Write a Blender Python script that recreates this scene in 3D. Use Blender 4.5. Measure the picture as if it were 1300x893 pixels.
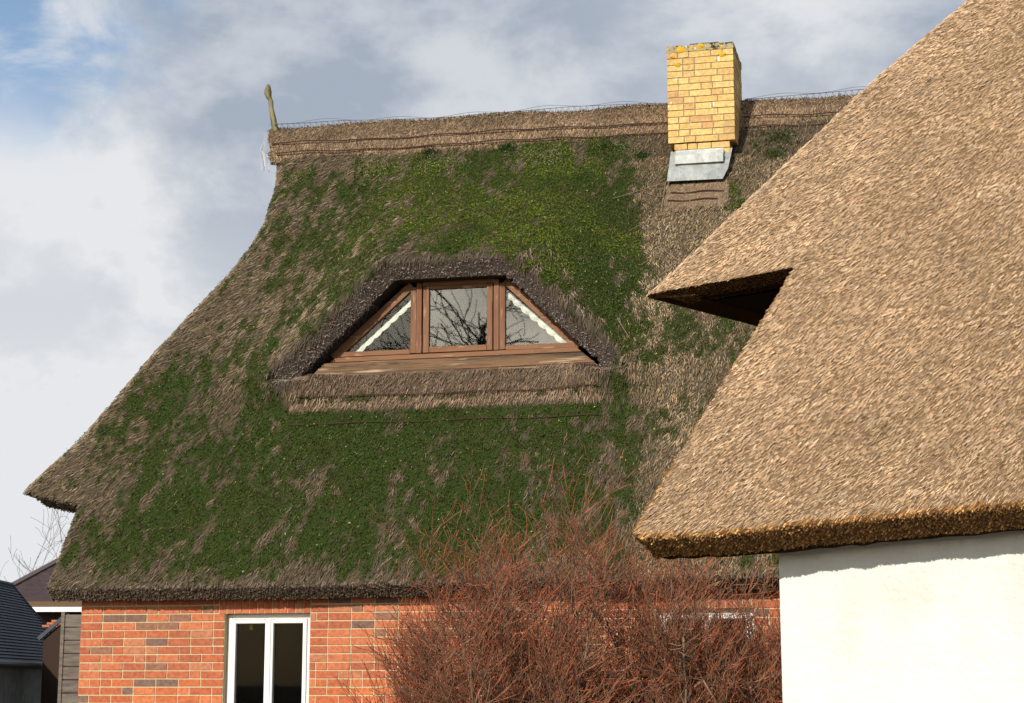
import bpy, bmesh, math, random
import numpy as np
from mathutils import Vector, Matrix
R = math.radians
random.seed(7); rng = np.random.default_rng(11)
S = bpy.context.scene
for o in list(bpy.data.objects): bpy.data.objects.remove(o)
COL = S.collection

# ------------------------------------------------------------ camera, world, sun, exposure
PITCH = math.atan(469 / 2400)
cam = bpy.data.cameras.new('camera'); cam.sensor_width = 36; cam.lens = 36 * 2400 / 1300
cam.shift_y = -0.035; cam.clip_start = 0.1; cam.clip_end = 8000
co = bpy.data.objects.new('camera', cam); COL.objects.link(co)
co.location = (0, 0, 1.6); co.rotation_euler = (R(90) + PITCH, 0, 0); S.camera = co

SUN_EL, SUN_AZ = R(27), R(27)          # azimuth measured from -Y (behind the camera) towards -X
sdir = Vector((-math.sin(SUN_AZ) * math.cos(SUN_EL), -math.cos(SUN_AZ) * math.cos(SUN_EL), math.sin(SUN_EL)))
sl = bpy.data.lights.new('sun', 'SUN'); sl.energy = 5.0; sl.angle = R(0.5); sl.color = (1, .93, .82)
so = bpy.data.objects.new('sun', sl); COL.objects.link(so)
so.rotation_euler = (-sdir).to_track_quat('-Z', 'Y').to_euler(); so.location = (-20, -30, 30)
S.view_settings.view_transform = 'Standard'; S.view_settings.look = 'None'
S.view_settings.exposure = -0.05; S.view_settings.gamma = 1

def pixdir(px, py):
    u = (px - 650) / 2400; v = (401 - py) / 2400
    return Vector((u, math.cos(PITCH) - v * math.sin(PITCH), math.sin(PITCH) + v * math.cos(PITCH))).normalized()

w = bpy.data.worlds.new('World'); S.world = w; w.use_nodes = True
nt = w.node_tree; N = nt.nodes; N.clear(); Lk = nt.links.new
def wn(t, **k):
    n = N.new(t)
    for a, b in k.items(): setattr(n, a, b)
    return n
sky = wn('ShaderNodeTexSky', sky_type='NISHITA', sun_disc=False, sun_elevation=SUN_EL, sun_rotation=math.atan2(sdir.x, sdir.y))
bg = wn('ShaderNodeBackground'); bg.inputs[1].default_value = 0.15
tc = wn('ShaderNodeTexCoord')
def wnoise(scale, detail, rough, off, dist=0.0):
    m = wn('ShaderNodeMapping'); m.inputs['Location'].default_value = off; m.inputs['Scale'].default_value = (1, 1, 1.5)
    Lk(tc.outputs['Generated'], m.inputs[0])
    n = wn('ShaderNodeTexNoise'); n.inputs['Scale'].default_value = scale; n.inputs['Detail'].default_value = detail
    n.inputs['Roughness'].default_value = rough; n.inputs['Distortion'].default_value = dist
    Lk(m.outputs[0], n.inputs['Vector']); return n.outputs[0]
def wmath(op, a, b, clamp=False):
    n = wn('ShaderNodeMath', operation=op, use_clamp=clamp)
    for i, x in enumerate((a, b)):
        if isinstance(x, (int, float)): n.inputs[i].default_value = x
        else: Lk(x, n.inputs[i])
    return n.outputs[0]
def wramp(x, a, b, lo=0.0, hi=1.0):
    n = wn('ShaderNodeMapRange', interpolation_type='SMOOTHSTEP'); Lk(x, n.inputs[0])
    for i, v in enumerate((a, b, lo, hi)): n.inputs[i + 1].default_value = v
    return n.outputs[0]
def cloud_lobe(px, py, rad_px, soft=1.0):
    d = pixdir(px, py); n = wn('ShaderNodeVectorMath', operation='DOT_PRODUCT'); Lk(tc.outputs['Generated'], n.inputs[0])
    n.inputs[1].default_value = d; r = rad_px / 2400
    return wramp(n.outputs['Value'], math.cos(r * (1 + soft)), math.cos(r * .1))
sep = wn('ShaderNodeSeparateXYZ'); Lk(tc.outputs['Generated'], sep.inputs[0]); elev = sep.outputs[2]
n1 = wnoise(8.0, 9, .58, (3.1, 1.7, .4), .15); n2 = wnoise(3.0, 4, .5, (7.3, .2, 2.2), .1)
# brightness of the cloud sheet: paler low down, with billows; one grey billow and two bright banks
lum = wmath('ADD', wramp(n1, .38, .62, -.34, .36), wramp(elev, .02, .34, .85, .26))
lum = wmath('ADD', lum, wmath('MULTIPLY', cloud_lobe(40, 150, 120), .30))
lum = wmath('ADD', lum, wmath('MULTIPLY', cloud_lobe(780, 40, 200), .45))
lum = wmath('SUBTRACT', lum, wmath('MULTIPLY', cloud_lobe(520, 60, 260), .38))
lum = wmath('SUBTRACT', lum, wmath('MULTIPLY', cloud_lobe(200, 110, 110), .18))
lum = wmath('ADD', lum, wmath('MULTIPLY', cloud_lobe(60, 330, 300), .50))
lum = wmath('ADD', lum, 0.0, True)
mixc = wn('ShaderNodeMixRGB'); Lk(lum, mixc.inputs[0])
mixc.inputs[1].default_value = (.40, .46, .555, 1); mixc.inputs[2].default_value = (.84, .855, .88, 1)
cb = wn('ShaderNodeBackground'); Lk(mixc.outputs[0], cb.inputs[0]); cb.inputs[1].default_value = 0.98
cover = wmath('ADD', wramp(n2, .42, .60), wmath('MULTIPLY', cloud_lobe(650, 420, 900), 1.6), True)
cover = wmath('SUBTRACT', cover, wmath('MULTIPLY', cloud_lobe(45, -5, 115), wramp(wnoise(14, 6, .6, (1.2, .4, 5.1), .3), .36, .60, .15, 1.0)), True)
ms = wn('ShaderNodeMixShader'); Lk(cover, ms.inputs[0]); Lk(sky.outputs[0], bg.inputs[0])
Lk(bg.outputs[0], ms.inputs[1]); Lk(cb.outputs[0], ms.inputs[2])
out = wn('ShaderNodeOutputWorld'); Lk(ms.outputs[0], out.inputs[0])

# ------------------------------------------------------------ helpers
def link(o, parent=None):
    COL.objects.link(o)
    if parent: o.parent = parent
    return o
def empty(name, loc, rz=0, **tags):
    o = bpy.data.objects.new(name, None); link(o); o.location = loc; o.rotation_euler = (0, 0, rz); o.empty_display_size = .3
    return tag(o, **tags)
def tag(o, **t):
    for k, v in t.items():
        if v: o[k] = v
    return o
def np_mesh(name, V, faces, mat, parent=None, col=None, smooth=False, **tags):
    """faces: list of integer arrays (n,k)"""
    me = bpy.data.meshes.new(name); V = np.asarray(V, np.float32)
    me.vertices.add(len(V)); me.vertices.foreach_set('co', V.ravel())
    li = np.concatenate([f.ravel() for f in faces]).astype(np.int32)
    tot = np.concatenate([np.full(len(f), f.shape[1]) for f in faces]).astype(np.int32)
    st = np.concatenate([[0], np.cumsum(tot)[:-1]]).astype(np.int32)
    me.loops.add(len(li)); me.loops.foreach_set('vertex_index', li)
    me.polygons.add(len(tot)); me.polygons.foreach_set('loop_start', st); me.polygons.foreach_set('loop_total', tot)
    me.polygons.foreach_set('use_smooth', np.full(len(tot), smooth))
    if col is not None:
        a = me.color_attributes.new('Col', 'FLOAT_COLOR', 'POINT')
        c = np.ones((len(V), 4), np.float32); c[:, :3] = col; a.data.foreach_set('color', c.ravel())
    me.update(calc_edges=True); me.validate()
    me.materials.append(mat); o = bpy.data.objects.new(name, me); link(o, parent); return tag(o, **tags)
class MB:
    def __init__(s): s.v = []; s.f = []
    def add(s, v, f):
        n = len(s.v); s.v += [tuple(x) for x in v]; s.f += [tuple(i + n for i in q) for q in f]
    def box(s, x0, x1, y0, y1, z0, z1):
        s.add([(x, y, z) for x in (x0, x1) for y in (y0, y1) for z in (z0, z1)],
              [(0, 1, 3, 2), (4, 6, 7, 5), (0, 4, 5, 1), (2, 3, 7, 6), (0, 2, 6, 4), (1, 5, 7, 3)])
    def prism(s, poly, y0, y1):
        """poly in (x,z), counter-clockwise seen from the front (-y)"""
        n = len(poly); v = [(x, y0, z) for x, z in poly] + [(x, y1, z) for x, z in poly]
        s.add(v, [tuple(range(n)), tuple(range(2 * n - 1, n - 1, -1))] + [(i, n + i, n + (i + 1) % n, (i + 1) % n) for i in range(n)])
    def bar(s, a, b, wdt, y0, y1):
        """flat board from a to b (x,z), width wdt, between depths y0,y1"""
        a = np.array(a, float); b = np.array(b, float); t = (b - a) / np.linalg.norm(b - a); n = np.array([-t[1], t[0]]) * wdt / 2
        s.prism([tuple(a - n), tuple(b - n), tuple(b + n), tuple(a + n)], y0, y1)
    def tube(s, pts, r, n=6):
        pts = [Vector(p) for p in pts]; rs = r if isinstance(r, (list, tuple)) else [r] * len(pts); v = []; f = []
        for i, p in enumerate(pts):
            t = (pts[min(i + 1, len(pts) - 1)] - pts[max(i - 1, 0)]).normalized()
            u = t.cross(Vector((.3, 1, .2))).normalized(); w2 = t.cross(u)
            for k in range(n):
                a = 2 * math.pi * k / n; v.append(p + (u * math.cos(a) + w2 * math.sin(a)) * rs[i])
        for i in range(len(pts) - 1):
            for k in range(n):
                f.append((i * n + k, i * n + (k + 1) % n, (i + 1) * n + (k + 1) % n, (i + 1) * n + k))
        f.append(tuple(range(n - 1, -1, -1))); f.append(tuple((len(pts) - 1) * n + k for k in range(n)))
        s.add(v, f)
    def build(s, name, mat, parent=None, bevel=0, smooth=False, **tags):
        me = bpy.data.meshes.new(name); me.from_pydata(s.v, [], s.f); me.validate()
        bm = bmesh.new(); bm.from_mesh(me); bmesh.ops.recalc_face_normals(bm, faces=bm.faces)
        if bevel: bmesh.ops.bevel(bm, geom=bm.edges[:], offset=bevel, segments=1, affect='EDGES')
        if smooth:
            for f in bm.faces: f.smooth = True
        bm.to_mesh(me); bm.free(); me.materials.append(mat)
        o = bpy.data.objects.new(name, me); link(o, parent); return tag(o, **tags)

# value noise
_H = rng.random((64, 64, 64)).astype(np.float32)
def vnoise(p):
    p = np.asarray(p, float); i = np.floor(p).astype(int); f = p - i; f = f * f * (3 - 2 * f); r = 0
    for a in (0, 1):
        for b in (0, 1):
            for c in (0, 1):
                wgt = (f[:, 0] if a else 1 - f[:, 0]) * (f[:, 1] if b else 1 - f[:, 1]) * (f[:, 2] if c else 1 - f[:, 2])
                r = r + wgt * _H[(i[:, 0] + a) % 64, (i[:, 1] + b) % 64, (i[:, 2] + c) % 64]
    return r
def fbm(p, oct=4, gain=.5):
    p = np.asarray(p, float); a = 1; t = 0; r = 0
    for k in range(oct): r = r + a * vnoise(p * 2 ** k + k * 7.3); t += a; a *= gain
    return r / t
def sstep(x): x = np.clip(x, 0, 1); return x * x * (3 - 2 * x)
def unit(v): return v / (np.linalg.norm(v, axis=1, keepdims=True) + 1e-12)

# ------------------------------------------------------------ materials
def mat(name, col, rough=.8, spec=.2, bump=None, noise=None, metal=0, stretch=(1, 1, 1)):
    m = bpy.data.materials.new(name); m.use_nodes = True; t = m.node_tree; b = t.nodes['Principled BSDF']
    b.inputs['Base Color'].default_value = (*col, 1); b.inputs['Roughness'].default_value = rough
    b.inputs['Specular IOR Level'].default_value = spec; b.inputs['Metallic'].default_value = metal
    tcn = t.nodes.new('ShaderNodeTexCoord'); mp = t.nodes.new('ShaderNodeMapping'); t.links.new(tcn.outputs['Object'], mp.inputs[0])
    mp.inputs['Scale'].default_value = stretch
    if noise:            # (scale, colour2, lo, hi)
        n = t.nodes.new('ShaderNodeTexNoise'); n.inputs['Scale'].default_value = noise[0]; n.inputs['Detail'].default_value = 8
        n.inputs['Roughness'].default_value = .65; t.links.new(mp.outputs[0], n.inputs['Vector'])
        r = t.nodes.new('ShaderNodeMapRange'); r.inputs[1].default_value = noise[2]; r.inputs[2].default_value = noise[3]
        t.links.new(n.outputs[0], r.inputs[0]); mx = t.nodes.new('ShaderNodeMixRGB'); t.links.new(r.outputs[0], mx.inputs[0])
        mx.inputs[1].default_value = (*col, 1); mx.inputs[2].default_value = (*noise[1], 1)
        t.links.new(mx.outputs[0], b.inputs['Base Color'])
        for extra in noise[4:]:      # further layers (scale, colour, lo, hi)
            n3 = t.nodes.new('ShaderNodeTexNoise'); n3.inputs['Scale'].default_value = extra[0]; n3.inputs['Detail'].default_value = 6
            t.links.new(mp.outputs[0], n3.inputs['Vector'])
            r3 = t.nodes.new('ShaderNodeMapRange'); r3.inputs[1].default_value = extra[2]; r3.inputs[2].default_value = extra[3]
            t.links.new(n3.outputs[0], r3.inputs[0]); m3 = t.nodes.new('ShaderNodeMixRGB'); t.links.new(r3.outputs[0], m3.inputs[0])
            t.links.new(mx.outputs[0], m3.inputs[1]); m3.inputs[2].default_value = (*extra[1], 1)
            t.links.new(m3.outputs[0], b.inputs['Base Color']); mx = m3
    if bump:             # (scale, distance)
        n = t.nodes.new('ShaderNodeTexNoise'); n.inputs['Scale'].default_value = bump[0]; n.inputs['Detail'].default_value = 8
        t.links.new(mp.outputs[0], n.inputs['Vector']); bp = t.nodes.new('ShaderNodeBump'); bp.inputs['Distance'].default_value = bump[1]
        t.links.new(n.outputs[0], bp.inputs['Height']); t.links.new(bp.outputs[0], b.inputs['Normal'])
    return m
def attr_mat(name, rough=.75, spec=.15, vary=(0.75, 1.25), trans=0):
    """colour from the point attribute Col, varied from strand to strand"""
    m = bpy.data.materials.new(name); m.use_nodes = True; t = m.node_tree; b = t.nodes['Principled BSDF']
    a = t.nodes.new('ShaderNodeAttribute'); a.attribute_name = 'Col'; g = t.nodes.new('ShaderNodeNewGeometry')
    r = t.nodes.new('ShaderNodeMapRange'); r.inputs[3].default_value, r.inputs[4].default_value = vary
    t.links.new(g.outputs['Random Per Island'], r.inputs[0]); mx = t.nodes.new('ShaderNodeVectorMath'); mx.operation = 'SCALE'
    t.links.new(a.outputs['Color'], mx.inputs[0]); t.links.new(r.outputs[0], mx.inputs['Scale'])
    t.links.new(mx.outputs[0], b.inputs['Base Color']); b.inputs['Roughness'].default_value = rough; b.inputs['Specular IOR Level'].default_value = spec
    return m
def island_mat(name, ramp, rough=.85, obj_random=True, bump=(60, .002), speck=None):
    m = bpy.data.materials.new(name); m.use_nodes = True; t = m.node_tree; b = t.nodes['Principled BSDF']
    if obj_random: src = t.nodes.new('ShaderNodeObjectInfo').outputs['Random']
    else: src = t.nodes.new('ShaderNodeNewGeometry').outputs['Random Per Island']
    cr = t.nodes.new('ShaderNodeValToRGB'); cr.color_ramp.interpolation = 'CONSTANT'; e = cr.color_ramp.elements
    while len(e) < len(ramp): e.new(.5)
    for k, (p, c) in enumerate(ramp): e[k].position = p; e[k].color = (*c, 1)
    t.links.new(src, cr.inputs[0]); g = t.nodes.new('ShaderNodeNewGeometry')
    n = t.nodes.new('ShaderNodeTexNoise'); n.inputs['Scale'].default_value = 28; n.inputs['Detail'].default_value = 6; t.links.new(g.outputs['Position'], n.inputs['Vector'])
    r = t.nodes.new('ShaderNodeMapRange'); r.inputs[1].default_value = .3; r.inputs[2].default_value = .7; r.inputs[3].default_value = .72; r.inputs[4].default_value = 1.18
    t.links.new(n.outputs[0], r.inputs[0]); sc = t.nodes.new('ShaderNodeVectorMath'); sc.operation = 'SCALE'
    t.links.new(cr.outputs[0], sc.inputs[0]); t.links.new(r.outputs[0], sc.inputs['Scale']); last = sc.outputs[0]
    for (scale, colr, lo, hi) in (speck or []):
        n4 = t.nodes.new('ShaderNodeTexNoise'); n4.inputs['Scale'].default_value = scale; n4.inputs['Detail'].default_value = 5; t.links.new(g.outputs['Position'], n4.inputs['Vector'])
        r4 = t.nodes.new('ShaderNodeMapRange'); r4.inputs[1].default_value = lo; r4.inputs[2].default_value = hi; t.links.new(n4.outputs[0], r4.inputs[0])
        m4 = t.nodes.new('ShaderNodeMixRGB'); t.links.new(r4.outputs[0], m4.inputs[0]); t.links.new(last, m4.inputs[1]); m4.inputs[2].default_value = (*colr, 1); last = m4.outputs[0]
    t.links.new(last, b.inputs['Base Color']); b.inputs['Roughness'].default_value = rough; b.inputs['Specular IOR Level'].default_value = .15
    bp = t.nodes.new('ShaderNodeBump'); bp.inputs['Distance'].default_value = bump[1]; n5 = t.nodes.new('ShaderNodeTexNoise')
    n5.inputs['Scale'].default_value = bump[0]; n5.inputs['Detail'].default_value = 6; t.links.new(g.outputs['Position'], n5.inputs['Vector'])
    t.links.new(n5.outputs[0], bp.inputs['Height']); t.links.new(bp.outputs[0], b.inputs['Normal']); return m

M = dict(
    reedA=attr_mat('weathered reed', .8, .12, (.55, 1.45)), reedB=attr_mat('new reed', .6, .25, (.52, 1.38)),
    moss=attr_mat('moss leaf', .85, .08, (.5, 1.5)), baseA=attr_mat('old thatch bed', .95, .02, (1, 1)),
    shadedB=mat('thatch bed with painted shade', (.030, .016, .007), .95, .02, (90, .02), (40, (.06, .033, .016), .4, .7)),  # same thatch as the bed, with shade darkened into its colour
    baseB=mat('new thatch bed', (.33, .22, .125), .95, .02, (70, .04), (40, (.17, .105, .055), .42, .62)),
    wood=mat('weathered brown stained timber', (.185, .088, .045), .65, .25, (30, .004), (14, (.15, .06, .028), .48, .62, (30, (.42, .24, .13), .6, .72)), stretch=(1, 1, .12)),
    woodh=mat('weathered brown stained board', (.20, .095, .045), .65, .25, (30, .004), (14, (.14, .06, .03), .5, .66, (30, (.42, .25, .14), .6, .72)), stretch=(.12, 1, 1)),
    beam=mat('peeling sill timber', (.165, .095, .048), .7, .2, (26, .008), (9, (.06, .04, .025), .45, .58, (16, (.42, .31, .20), .56, .68)), stretch=(.1, 1, 1.6)),
    sway=mat('hazel rod', (.06, .033, .024), .8, .1, (80, .003)),
    wire=mat('galvanised wire', (.30, .29, .30), .5, .4, metal=.6),
    post=mat('weathered oak post', (.25, .21, .12), .9, .1, (50, .008), (18, (.10, .095, .045), .42, .6), stretch=(1, 1, .3)),
    mortar=mat('mortar', (.56, .46, .28), .95, .05, (120, .003), (30, (.44, .36, .22), .4, .7)),
    cmortar=mat('chimney mortar', (.33, .25, .15), .95, .05, (120, .003), (30, (.2, .16, .11), .4, .7)),
    zinc=mat('zinc sheet', (.26, .28, .27), .5, .4, (12, .002), (9, (.38, .40, .38), .42, .62, (25, (.16, .165, .15), .55, .75)), metal=.15, stretch=(1, 1, .4)),
    white=mat('white painted frame', (.72, .72, .70), .45, .4, (30, .001)),
    plaster=mat('cream render', (.70, .69, .655), .9, .1, (22, .012), (3, (.66, .645, .60), .4, .65, (1.2, (.60, .58, .53), .56, .72))),
    dark=mat('dark room', (.012, .011, .010), .9, .05), lace=mat('lace curtain', (.75, .74, .68), .9, .1),
    slate=mat('dark roof slate', (.040, .045, .055), .6, .3, (40, .004), (8, (.065, .07, .08), .4, .65)),
    ptile=mat('purple brown roof tile', (.060, .040, .042), .75, .25, (40, .004), (6, (.042, .03, .032), .4, .65)),
    greywood=mat('grey board', (.17, .145, .12), .85, .1, (30, .005), (12, (.10, .08, .07), .4, .65), stretch=(.3, 1, 2)),
    soffit=mat('boarding with painted shade', (.010, .006, .005), .9, .05, (20, .004)),  # timber colour blackened to stand for the shade under the hip
    bark=attr_mat('shrub bark', .8, .15, (.75, 1.25)),
    brick=island_mat('red brick', [(0, (.43, .125, .06)), (.3, (.48, .155, .075)), (.55, (.38, .115, .06)), (.72, (.44, .17, .09)), (.91, (.27, .13, .085)), (.96, (.19, .11, .085))]),
    brickj=island_mat('red brick joined', [(0, (.47, .135, .055)), (.3, (.54, .17, .07)), (.6, (.42, .12, .055)), (.9, (.19, .115, .09))], obj_random=False),
    ybrick=island_mat('yellow brick', [(0, (.64, .42, .15)), (.3, (.70, .47, .18)), (.6, (.58, .37, .14)), (.8, (.66, .42, .17)), (.93, (.56, .33, .14))],
                      bump=(40, .004), speck=[(4, (.40, .27, .12), .52, .80), (70, (.35, .2, .1), .62, .72), (7, (.74, .62, .42), .665, .70)]),
    cap=island_mat('lichened coping mortar', [(0, (.30, .25, .13)), (.5, (.36, .30, .17))], bump=(25, .02), speck=[(13, (.60, .36, .03), .56, .6), (19, (.035, .03, .025), .56, .62), (24, (.5, .5, .45), .62, .66)]),
    lichen=mat('orange lichen', (.62, .36, .03), .9, .05, (60, .01), (30, (.42, .28, .04), .45, .6)),
    grass=mat('gravel and winter turf', (.10, .095, .07), .9, .1, (3, .05), (.4, (.13, .115, .085), .4, .6)),
)
gm = bpy.data.materials.new('window glass'); gm.use_nodes = True; t = gm.node_tree; t.nodes.clear()
go = t.nodes.new('ShaderNodeOutputMaterial'); gx = t.nodes.new('ShaderNodeMixShader'); gt = t.nodes.new('ShaderNodeBsdfTransparent'); gg = t.nodes.new('ShaderNodeBsdfGlossy')
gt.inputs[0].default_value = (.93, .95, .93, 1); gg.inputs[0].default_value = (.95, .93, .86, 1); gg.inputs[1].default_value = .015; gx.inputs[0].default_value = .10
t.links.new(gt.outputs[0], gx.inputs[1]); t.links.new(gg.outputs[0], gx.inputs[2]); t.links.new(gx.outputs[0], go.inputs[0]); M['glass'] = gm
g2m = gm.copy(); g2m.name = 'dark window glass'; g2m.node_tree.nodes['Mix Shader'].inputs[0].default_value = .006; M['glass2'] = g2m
g3m = gm.copy(); g3m.name = 'window glass with dimmed reflection'; g3m.node_tree.nodes['Mix Shader'].inputs[0].default_value = .035; M['glass3'] = g3m  # same glass, reflection turned down so the left dormer pane reads dark

# ------------------------------------------------------------ thatch tools
def sheet(S_, Z_, D_):
    """grid arrays -> verts, quads"""
    a, b = S_.shape; V = np.stack([S_, D_, Z_], -1).reshape(-1, 3); i = np.arange(a * b).reshape(a, b)
    Q = np.stack([i[:-1, :-1], i[:-1, 1:], i[1:, 1:], i[1:, :-1]], -1).reshape(-1, 4); return V, Q
def vnormals(V, Q):
    n = np.cross(V[Q[:, 2]] - V[Q[:, 0]], V[Q[:, 3]] - V[Q[:, 1]]); r = np.zeros_like(V)
    for k in range(4): np.add.at(r, Q[:, k], n)
    return unit(r)
def solid(V, Q, Nn, th, off=None):
    """outer sheet -> closed slab; returns verts, all quads, rim quads"""
    inner = V - Nn * th if off is None else V + off
    e = np.concatenate([Q[:, [k, (k + 1) % 4]] for k in range(4)]); key = np.sort(e, 1)
    u, idx, cnt = np.unique(key[:, 0].astype(np.int64) * len(V) + key[:, 1], return_index=True, return_counts=True)
    b = e[idx[cnt == 1]]; n = len(V)
    rim = np.stack([b[:, 1], b[:, 0], b[:, 0] + n, b[:, 1] + n], 1)
    return np.concatenate([V, inner]), np.concatenate([Q, Q[:, ::-1] + n, rim]), rim
def sample(V, Q, Nn, n):
    T = np.concatenate([Q[:, [0, 1, 2]], Q[:, [0, 2, 3]]]); a = np.linalg.norm(np.cross(V[T[:, 1]] - V[T[:, 0]], V[T[:, 2]] - V[T[:, 0]]), axis=1)
    k = rng.choice(len(T), n, p=a / a.sum()); r1 = np.sqrt(rng.random(n)); r2 = rng.random(n); w3 = np.stack([1 - r1, r1 * (1 - r2), r1 * r2], 1)
    P = (V[T[k]] * w3[:, :, None]).sum(1)
    return P, (unit((Nn[T[k]] * w3[:, :, None]).sum(1)) if Nn is not None else None)
def strands(P, D, Nn, L, W, H, tip=.7):
    """three-edged reeds from P along D, ridge raised H above the bed"""
    n = len(P); side = unit(np.cross(D, Nn)); L = L[:, None]; W = W[:, None]; H = H[:, None]; up = np.cross(side, D)
    a = P - side * W / 2; b = P + up * H; c = P + side * W / 2; E_ = P + D * L; W2 = W * tip; H2 = H * tip
    V = np.stack([a, b, c, E_ - side * W2 / 2, E_ + up * H2, E_ + side * W2 / 2], 1).reshape(-1, 3)
    i = np.arange(n)[:, None] * 6
    Q = np.concatenate([i + [0, 1, 4, 3], i + [1, 2, 5, 4]]); T = i + [3, 4, 5]
    return V, Q, T
def tufts(P, Nn, size, k=5):
    """leafy cushion: k small leaves fanning out of every point"""
    n = len(P); Pk = np.repeat(P, k, 0); Nk = np.repeat(Nn, k, 0); sz = np.repeat(size, k)[:, None]
    d = unit(rng.normal(size=(n * k, 3)) * .9 + Nk * .9); s = unit(np.cross(d, rng.normal(size=(n * k, 3))))
    Pk = Pk + unit(rng.normal(size=(n * k, 3))) * sz * .5
    V = np.stack([Pk - s * sz * .33, Pk + s * sz * .33, Pk + d * sz], 1).reshape(-1, 3)
    return V, np.arange(n * k * 3).reshape(-1, 3)
def concat(parts):
    V = []; Qs = []; Ts = []; C = []; o = 0
    for v, q, t_, c in parts:
        V.append(v); C.append(c); Qs += [q + o] if q is not None else []; Ts += [t_ + o] if t_ is not None else []; o += len(v)
    f = ([np.concatenate(Qs)] if Qs else []) + ([np.concatenate(Ts)] if Ts else [])
    return np.concatenate(V), f, np.concatenate(C)
def pick(pal, n, wts=None):
    pal = np.array(pal, float); return pal[rng.choice(len(pal), n, p=wts)]
def downdir(Nn, k, jit):
    """down the slope, leaning k towards -x, with jitter"""
    g = np.zeros_like(Nn); g[:, 2] = -1; d = unit(g - Nn * (g * Nn).sum(1, keepdims=True))
    x = np.zeros_like(Nn); x[:, 0] = -1; x = x - Nn * (x * Nn).sum(1, keepdims=True)
    d = unit(d + x * k[:, None]); s = np.cross(Nn, d); a = rng.normal(size=len(Nn)) * jit
    return d * np.cos(a)[:, None] + s * np.sin(a)[:, None]
ANG_A, O_A = R(13.5), Vector((-4.6145, 20.5, 0)); ANG_B, O_B = R(40), Vector((1.824, 13.0, 0))
def to_pix(P, ang, O):
    """where a point of a house stands in the photograph (used to lay out the moss map)"""
    c, s = math.cos(ang), math.sin(ang)
    x = O.x + P[:, 0] * c + P[:, 1] * s; y = O.y - P[:, 0] * s + P[:, 1] * c; z = P[:, 2] - 1.6
    F = y * math.cos(PITCH) + z * math.sin(PITCH); U = -y * math.sin(PITCH) + z * math.cos(PITCH)
    return 650 + 2400 * x / F, 401 - 2400 * U / F

def half_hip(front_d, back_d, sA, zcut, zr, dR, sR, rmax, phis, nt, snap=None):
    """upper sheet: front slope, rounded arris, hip, rear slope"""
    nf = len(phis); arc = np.linspace(0, 1, 8)[1:-1]; side = np.linspace(0, 1, 26); cols = nf + len(arc) + len(side) + len(arc) + 30
    T_ = np.linspace(0, 1, nt); G = np.zeros((nt, cols, 3)); tip_z = zcut(sA(np.array([0.0]), True))[0]
    for i, tt in enumerate(T_):
        # front
        sb = sR + (sA(np.array([tip_z])) [0] + rmax - sR) * phis; zc = zcut(sb); z = zc + (zr - zc) * tt
        sl_ = sA(z); D = front_d(sl_ + .3, z); r = np.minimum(rmax, np.maximum(dR - D, 0) * .8)
        s = sR + (sl_ + r - sR) * phis
        if snap is not None: s2, z2 = snap(s, z)
        else: s2, z2 = s, z
        G[i, :nf] = np.stack([s2, front_d(s2, z2), z2], 1)
        zt = tip_z + (zr - tip_z) * tt; sa = sA(np.array([zt]))[0]; Df = front_d(np.array([sa + .3]), np.array([zt]))[0]
        rr = min(rmax, max(dR - Df, 0) * .8); j = nf
        for a in arc: th = a * math.pi / 2; G[i, j] = (sa + rr - rr * math.sin(th), Df + rr - rr * math.cos(th), zt); j += 1
        d0, d1 = Df + rr, 2 * dR - Df - rr
        for a in side: G[i, j] = (sa, d0 + (d1 - d0) * a, zt); j += 1
        for a in arc: th = a * math.pi / 2; G[i, j] = (sa + rr - rr * math.cos(th), d1 + rr * math.sin(th), zt); j += 1
        sB = np.linspace(sa + rr, sR, 30); G[i, j:j + 30] = np.stack([sB, 2 * dR - back_d(sB, np.full(30, zt)), np.full(30, zt)], 1)
    V = G.reshape(-1, 3); i = np.arange(nt * cols).reshape(nt, cols)
    Q = np.stack([i[:-1, :-1], i[1:, :-1], i[1:, 1:], i[:-1, 1:]], -1).reshape(-1, 4)
    return V, Q, nf, cols

# ================================================================= HOUSE A (old mossy thatch)
HA = empty('thatched_house', O_A, -ANG_A, label='red brick house with old mossy thatched roof, eyebrow dormer and yellow brick chimney', category='house')
Z0, D0, TA = 2.43, -.45, 1.4; ZR_A, DR_A = 8.76, 4.15
sA_z = np.array([3.4, 3.75, 4.4, 5.47, 6.0, 6.62, 7.0, 7.4, 7.97, 8.5, 8.86]); sA_s = np.array([-1.22, -1.08, -.63, -.15, .14, .48, .64, .72, .70, .58, .46])
def sA_A(z, tip=False): return np.array([-1.08]) if tip else np.interp(z, sA_z, sA_s)
OPEN = np.array([(1.87, 5.03), (3.05, 6.14), (4.34, 6.14), (5.46, 5.05)])     # eyebrow opening in the slope
def seg_dist(s, z, a, b):
    ax, az = a; bx, bz = b; t_ = np.clip(((s - ax) * (bx - ax) + (z - az) * (bz - az)) / ((bx - ax) ** 2 + (bz - az) ** 2), 0, 1)
    px, pz = ax + t_ * (bx - ax), az + t_ * (bz - az); return np.hypot(s - px, z - pz), px, pz
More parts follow.
